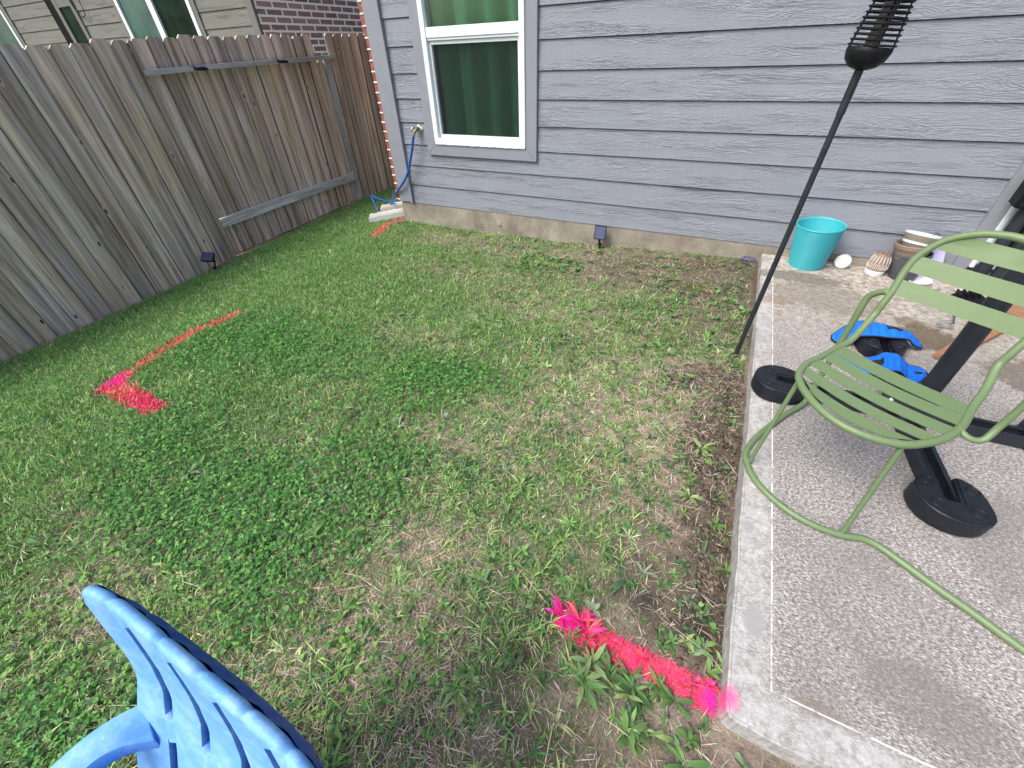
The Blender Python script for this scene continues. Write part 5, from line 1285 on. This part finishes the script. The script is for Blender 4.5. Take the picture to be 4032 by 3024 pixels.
archR = [bk_(.366, .12), bk_(.348, .180), bk_(.312, .222), bk_(.262, .243), bk_(.222, .248)]
loop = archL + left + seatL + right + archR[1:-1]
mb = MB(); mb.tube(smooth_path(loop, 6, closed=True), .0112, 14, closed=True); mb.build('frame_tube', M['green'], gc, smooth=True)
def halfw(b_):   # seat tube lateral position at depth b
    L_ = np.interp(b_, [-.048, -.028, .010, .049, .082, .14, .216, .315], [-.012, -.077, -.138, -.176, -.193, -.209, -.208, -.213]); R_ = np.interp(b_, [-.048, -.045, -.021, .020, .08, .142, .216, .31, .35], [-.012, .043, .096, .139, .165, .179, .179, .162, .155]); return L_, R_
for (b0, b1) in ((.272, .338), (.204, .258), (.130, .182), (.060, .108), (-.012, .038)):
    mb = MB(); n = 24; vs = []
    for i in range(n + 1):
        t = i / n; s_ = math.sin(math.pi * t)
        for bb in (b0, b1):
            la, lb = halfw(bb); l_ = (la + .004) + (lb - la - .008) * t; sag = .006 * s_ 
            bx = bb + .014 * (1 - s_) * (1 if b0 < .25 else .2); 
            for dz in (0, -.0025): vs.append(tuple(ch(l_, bx, zs_ + .004 - sag + dz)))
    fs = []
    for i in range(n):
        a = i * 4; b = a + 4; fs += [(a, b, b + 2, a + 2), (a + 1, a + 3, b + 3, b + 1), (a, a + 1, b + 1, b), (a + 2, b + 2, b + 3, a + 3)]
    fs += [(0, 2, 3, 1), (n * 4, n * 4 + 1, n * 4 + 3, n * 4 + 2)]
    mb.add(vs, fs); mb.build('seat_slat', M['green'], gc)
def backw(u_):
    L_ = float(np.interp(u_, [-.08, .02, .084, .14, .199, .236, .249], [.024, .024, .017, .022, .055, .113, .174])); R_ = float(np.interp(u_, [-.08, .05, .12, .18, .222, .243, .249], [.366, .370, .366, .348, .312, .262, .222])); return L_, R_
for (u0, u1) in ((.170, .2235), (.0875, .140), (.009, .060)):
    mb = MB(); n = 24; vs = []
    rows = [u0 + (u1 - u0) * k / 4 for k in range(5)]
    for u_ in rows:
        la, lb = backw(u_)
        for i in range(n + 1):
            t = i / n; l_ = la + (lb - la) * t; cur = .016 * math.sin(math.pi * t)
            vs.append(tuple(bk_(l_, u_) + (bv * math.cos(th) - Z * math.sin(th)) * (cur - .004)))
    N0 = len(vs); nn = (bv * math.cos(th) - Z * math.sin(th)) * .0025; vs += [tuple(Vector(v) + nn) for v in vs]; fs = []; w_ = n + 1
    for k in range(4):
        for i in range(n):
            q = (k * w_ + i, k * w_ + i + 1, (k + 1) * w_ + i + 1, (k + 1) * w_ + i); fs += [q, tuple(N0 + j for j in reversed(q))]
    for i in range(n):
        fs += [(i, N0 + i, N0 + i + 1, i + 1), (4 * w_ + i, 4 * w_ + i + 1, N0 + 4 * w_ + i + 1, N0 + 4 * w_ + i)]
    mb.add(vs, fs); mb.build('back_slat', M['green'], gc)
# floor runner rising into the rear left post
FZ = ZP + .012
fl = [bk_(.024, .003), bk_(.004, .006) + bv * .006, Vector((2.752, -1.762, .46)), Vector((2.748, -1.764, .40)), Vector((2.747, -1.765, .2)), Vector((2.747, -1.765, .02)), Vector((2.742, -1.775, -.030)), Vector((2.722, -1.812, FZ)), Vector((2.65, -1.92, FZ)), Vector((2.56, -2.086, FZ)), Vector((2.524, -2.193, FZ)), Vector((2.533, -2.259, FZ)), Vector((2.553, -2.31, FZ)), Vector((2.596, -2.365, FZ)), Vector((2.666, -2.415, FZ)), Vector((2.741, -2.44, FZ)), Vector((2.813, -2.441, FZ)),
      Vector((2.871, -2.428, FZ)), Vector((2.912, -2.437, FZ)), Vector((2.968, -2.472, FZ)), Vector((3.036, -2.517, FZ)), Vector((3.099, -2.555, FZ)), Vector((3.189, -2.615, FZ)), Vector((3.33, -2.70, FZ)), Vector((3.44, -2.74, FZ)), Vector((3.52, -2.70, FZ)), Vector((3.56, -2.6, FZ)), Vector((3.52, -2.45, FZ))]
mb = MB(); mb.tube(smooth_path(fl, 6), .0112, 14); mb.build('floor_runner', M['green'], gc, smooth=True)
mb = MB(); mb.tube([Vector((2.537, -2.24, FZ)), ch(-.170, .045, zs_ - .006)], .0075, 12); mb.build('leg', M['green'], gc, smooth=True)
mb = MB(); mb.tube([Vector((2.812, -2.438, FZ)), ch(.136, .018, zs_ - .006)], .0075, 12); mb.build('leg', M['green'], gc, smooth=True)
# right arm post
ap = [Vector((2.935, -2.280, .345)), Vector((2.958, -2.300, .335)), Vector((2.985, -2.300, .340)), Vector((3.000, -2.283, .38)), Vector((3.005, -2.28, .45)), Vector((3.006, -2.278, .54)), Vector((3.02, -2.25, .59)), Vector((3.08, -2.15, .61)), Vector((3.12, -2.06, .58)), bk_(.377, .10)]
mb = MB(); mb.tube(smooth_path(ap, 6), .0085, 12); mb.build('arm', M['green'], gc, smooth=True)
mb = MB()
for k in range(7):
    c = Vector((2.628 + k * .0035, -2.391 - k * .0021, FZ)); d = Vector((.86, -.5, 0)).normalized(); mb.lathe([(.0113, -.0009), (.0121, 0), (.0113, .0009)], c, d, 14)
mb.build('glide', M['green'], gc, smooth=True)
# rear right post of the same chair, out of frame
rp = [bk_(.380, .02), Vector((3.25, -2.07, .45)), Vector((3.52, -2.43, .1)), Vector((3.52, -2.45, FZ))]

# ------------------------------------------------------------ BLUE PLASTIC CHAIR
bc = empty('plastic_chair', (1.75, -3.75, -.17)); tag(bc, 'blue plastic lawn chair with slotted high back, lower left corner', 'chair')
YT = ([.05, .10, .20, .257, .315, .37, .44, .50, .55, .60], [-3.76, -3.735, -3.69, -3.661, -3.634, -3.607, -3.587, -3.574, -3.564, -3.554])
def by(z, x):
    y = float(np.interp(z, *YT)); u_ = (x - 1.75) / .25
    u_ = (x - 1.745) / .245
    return y - .013 * min(1.2, abs(u_)) ** 6
XL, XR, ZT = 1.505, 1.985, .600
def xleft(z): return float(np.interp(z, [.05, .2, .30, .40, .50, .57, .60], [1.475, 1.485, 1.497, 1.508, 1.500, 1.500, 1.512]))
def xright(z): return 3.49 - xleft(z)
SL = [1.575, 1.675, 1.775, 1.875]; sw = .0115
def panel():
    # solid regions between slots, split at z bands; slots open between z .10-.30 and .33-.545
    parts = []
    xs = [None] + SL + [None]
    zb = [.02, .08, .285, .330, .545, .598]
    mbf = MB(); th_ = .010
    def quadgrid(fx0, fx1, z0, z1, nx=6, nz=10):
        vs = []
        for k in range(nz + 1):
            z = z0 + (z1 - z0) * k / nz; a = fx0(z); b = fx1(z)
            for i in range(nx + 1):
                x = a + (b - a) * i / nx; rib = .004 * (1 - (2 * i / nx - 1) ** 2)
                vs.append((x, by(z, x) - rib, z))
        n0 = len(vs); vs += [(v[0], v[1] + th_ + .003, v[2]) for v in vs[:n0]]; w_ = nx + 1; fs = []
        for k in range(nz):
            for i in range(nx):
                q = (k * w_ + i, k * w_ + i + 1, (k + 1) * w_ + i + 1, (k + 1) * w_ + i); fs += [q, tuple(n0 + j for j in reversed(q))]
        for k in range(nz):
            for e in (0, nx): fs.append((k * w_ + e, (k + 1) * w_ + e, n0 + (k + 1) * w_ + e, n0 + k * w_ + e))
        for i in range(nx): fs += [(i, i + 1, n0 + i + 1, n0 + i), (nz * w_ + i, nz * w_ + i + 1, n0 + nz * w_ + i + 1, n0 + nz * w_ + i)]
        mbf.add(vs, fs)
    edges = [lambda z: xleft(z)] + [None] * 0
    bounds = [(lambda z: xleft(z), lambda z: SL[0] - sw)] + [((lambda z, a=SL[i]: a + sw), (lambda z, b=SL[i + 1]: b - sw)) for i in range(3)] + [(lambda z: SL[3] + sw, lambda z: xright(z))]
    for f0, f1 in bounds: quadgrid(f0, f1, .02, ZT - .004, 8, 40)
    for s_ in SL:
        for (z0, z1) in ((.02, .08), (.270, .318), (.555, .596)): quadgrid(lambda z, a=s_: a - sw - .0005, lambda z, a=s_: a + sw + .0005, z0, z1, 2, 6)
    return mbf
mbf = panel(); mbf.fade = [float(.95) if 1 else 0 for v in mbf.v]
# shade put into the colour: deeper blue behind, paler blue in front
fd_ = []
for v in mbf.v:
    fd_.append(1.0 if v[1] < by(v[2], v[0]) + .004 else 0.0)
mbf.fade = fd_; mbf.build('backrest', M['bluepl'], bc, smooth=True, recalc=True)
# rolled top rail with scallops
mb = MB(); P = []; R_ = []; fade = []
nseg = 120
vs = []; seg = 14
for i in range(nseg + 1):
    t = i / nseg; x = XL + .004 + (XR - XL - .008) * t
    lobe = None
    d = min(abs(x - s_) for s_ in (1.568, 1.690, 1.775, 1.86, 1.93)); notch = math.exp(-(d / .007) ** 2)
    endk = min(1, t / .012, (1 - t) / .012); endk = math.sqrt(max(.25, endk))
    zc = ZT - .006 - .005 * notch + .010 * math.sin(math.pi * t) - .02 * (1 - endk)
    yc = by(ZT, x) + .004
    for k in range(seg):
        a = 2 * math.pi * k / seg; ry = .0085 * endk * (1 - .18 * notch); rz = .0105 * endk * (1 - .15 * notch)
        vs.append((x, yc + ry * math.cos(a), zc + rz * math.sin(a)))
fs = [(i * seg + k, i * seg + (k + 1) % seg, (i + 1) * seg + (k + 1) % seg, (i + 1) * seg + k) for i in range(nseg) for k in range(seg)] + [tuple(range(seg)), tuple(nseg * seg + k for k in range(seg))]
mb.add(vs, fs); mb.fade = [1.0 if v[2] > ZT - .018 or v[1] < by(ZT, v[0]) else .1 for v in mb.v]; mb.build('top_rail', M['bluepl'], bc, smooth=True)
# rear skirt: outer shell coloured in the shaded blue, hanging below the rail
mb = MB(); vs = []; nz = 10; nx = 60
for k in range(nz + 1):
    for i in range(nx + 1):
        t = i / nx; x = XL + .01 + (XR - XL - .02) * t; s_ = math.sin(math.pi * t) ** .7; z = ZT - .002 - (.025 + .105 * s_) * k / nz
        y = by(ZT, x) + .0135 + .006 * s_ * min(1, k / 3) - .004 * (k / nz) ** 3 + .0012 * math.sin(t * 60)
        vs.append((x, y, z))
mb.add(vs, [(k * (nx + 1) + i, k * (nx + 1) + i + 1, (k + 1) * (nx + 1) + i + 1, (k + 1) * (nx + 1) + i) for k in range(nz) for i in range(nx)])
mb.add([(v[0], v[1] - .005, v[2]) for v in vs], [(k * (nx + 1) + i, (k + 1) * (nx + 1) + i, (k + 1) * (nx + 1) + i + 1, k * (nx + 1) + i + 1) for k in range(nz) for i in range(nx)])
mb.fade = [0.0] * len(mb.v); mb.build('rear_shell', M['bluepl'], bc, smooth=True, recalc=False)
# arms: wide curved band
def arm(side):
    mb = MB(); xm = lambda x: x if side < 0 else 3.49 - x
    pts = [((1.500, -3.640, .300), (1.545, -3.672, .268)), ((1.480, -3.672, .306), (1.524, -3.694, .290)), ((1.464, -3.705, .306), (1.510, -3.716, .300)), ((1.454, -3.740, .304), (1.502, -3.742, .300)), ((1.448, -3.79, .300), (1.498, -3.79, .297)), ((1.446, -3.88, .290), (1.500, -3.88, .288)), ((1.455, -3.98, .270), (1.508, -3.98, .268)), ((1.470, -4.03, .22), (1.515, -4.02, .22)), ((1.475, -4.06, .1), (1.515, -4.05, .1)), ((1.465, -4.09, -.16), (1.500, -4.08, -.16))]
    A = smooth_path([p[0] for p in pts], 6); B = smooth_path([p[1] for p in pts], 6); vs = []; m = 6
    for a, b in zip(A, B):
        for j in range(m + 1):
            t = j / m; p = Vector(a).lerp(Vector(b), t); p.z += .006 * math.sin(math.pi * t); vs.append((xm(p.x), p.y, p.z))
        vs.append((xm(b.x), b.y - .004, b.z - .035)); vs.append((xm(b.x - .005), b.y - .004, b.z - .035)); vs.append((xm(a.x + .005), a.y, a.z - .028)); vs.append((xm(a.x), a.y, a.z - .028))
    w_ = m + 5; n = len(A); fs = [(i * w_ + k, i * w_ + (k + 1) % w_, (i + 1) * w_ + (k + 1) % w_, (i + 1) * w_ + k) for i in range(n - 1) for k in range(w_)]
    fs += [tuple(range(w_)), tuple((n - 1) * w_ + k for k in range(w_))]
    mb.add(vs, fs); mb.fade = ([1.0] * (m + 1) + [.35] * 4) * n; mb.build('armrest', M['bluepl'], bc, smooth=True)
arm(-1); arm(1)
mb = MB(); mb.hexa([(1.50, -4.05, .09), (1.99, -4.05, .09), (1.98, -3.74, .06), (1.51, -3.74, .06), (1.50, -4.05, .105), (1.99, -4.05, .105), (1.98, -3.74, .075), (1.51, -3.74, .075)]); mb.fade = [1.0] * 8; mb.build('seat', M['bluepl'], bc, bevel=0)
for x_ in (1.49, 1.97):
    mb = MB(); mb.hexa([(x_, -3.70, -.19), (x_ + .03, -3.70, -.19), (x_ + .03, -3.67, -.19), (x_, -3.67, -.19), (x_ - .005, -3.76, .08), (x_ + .04, -3.76, .08), (x_ + .04, -3.72, .08), (x_ - .005, -3.72, .08)]); mb.fade = [.5] * 8; mb.build('leg', M['bluepl'], bc)
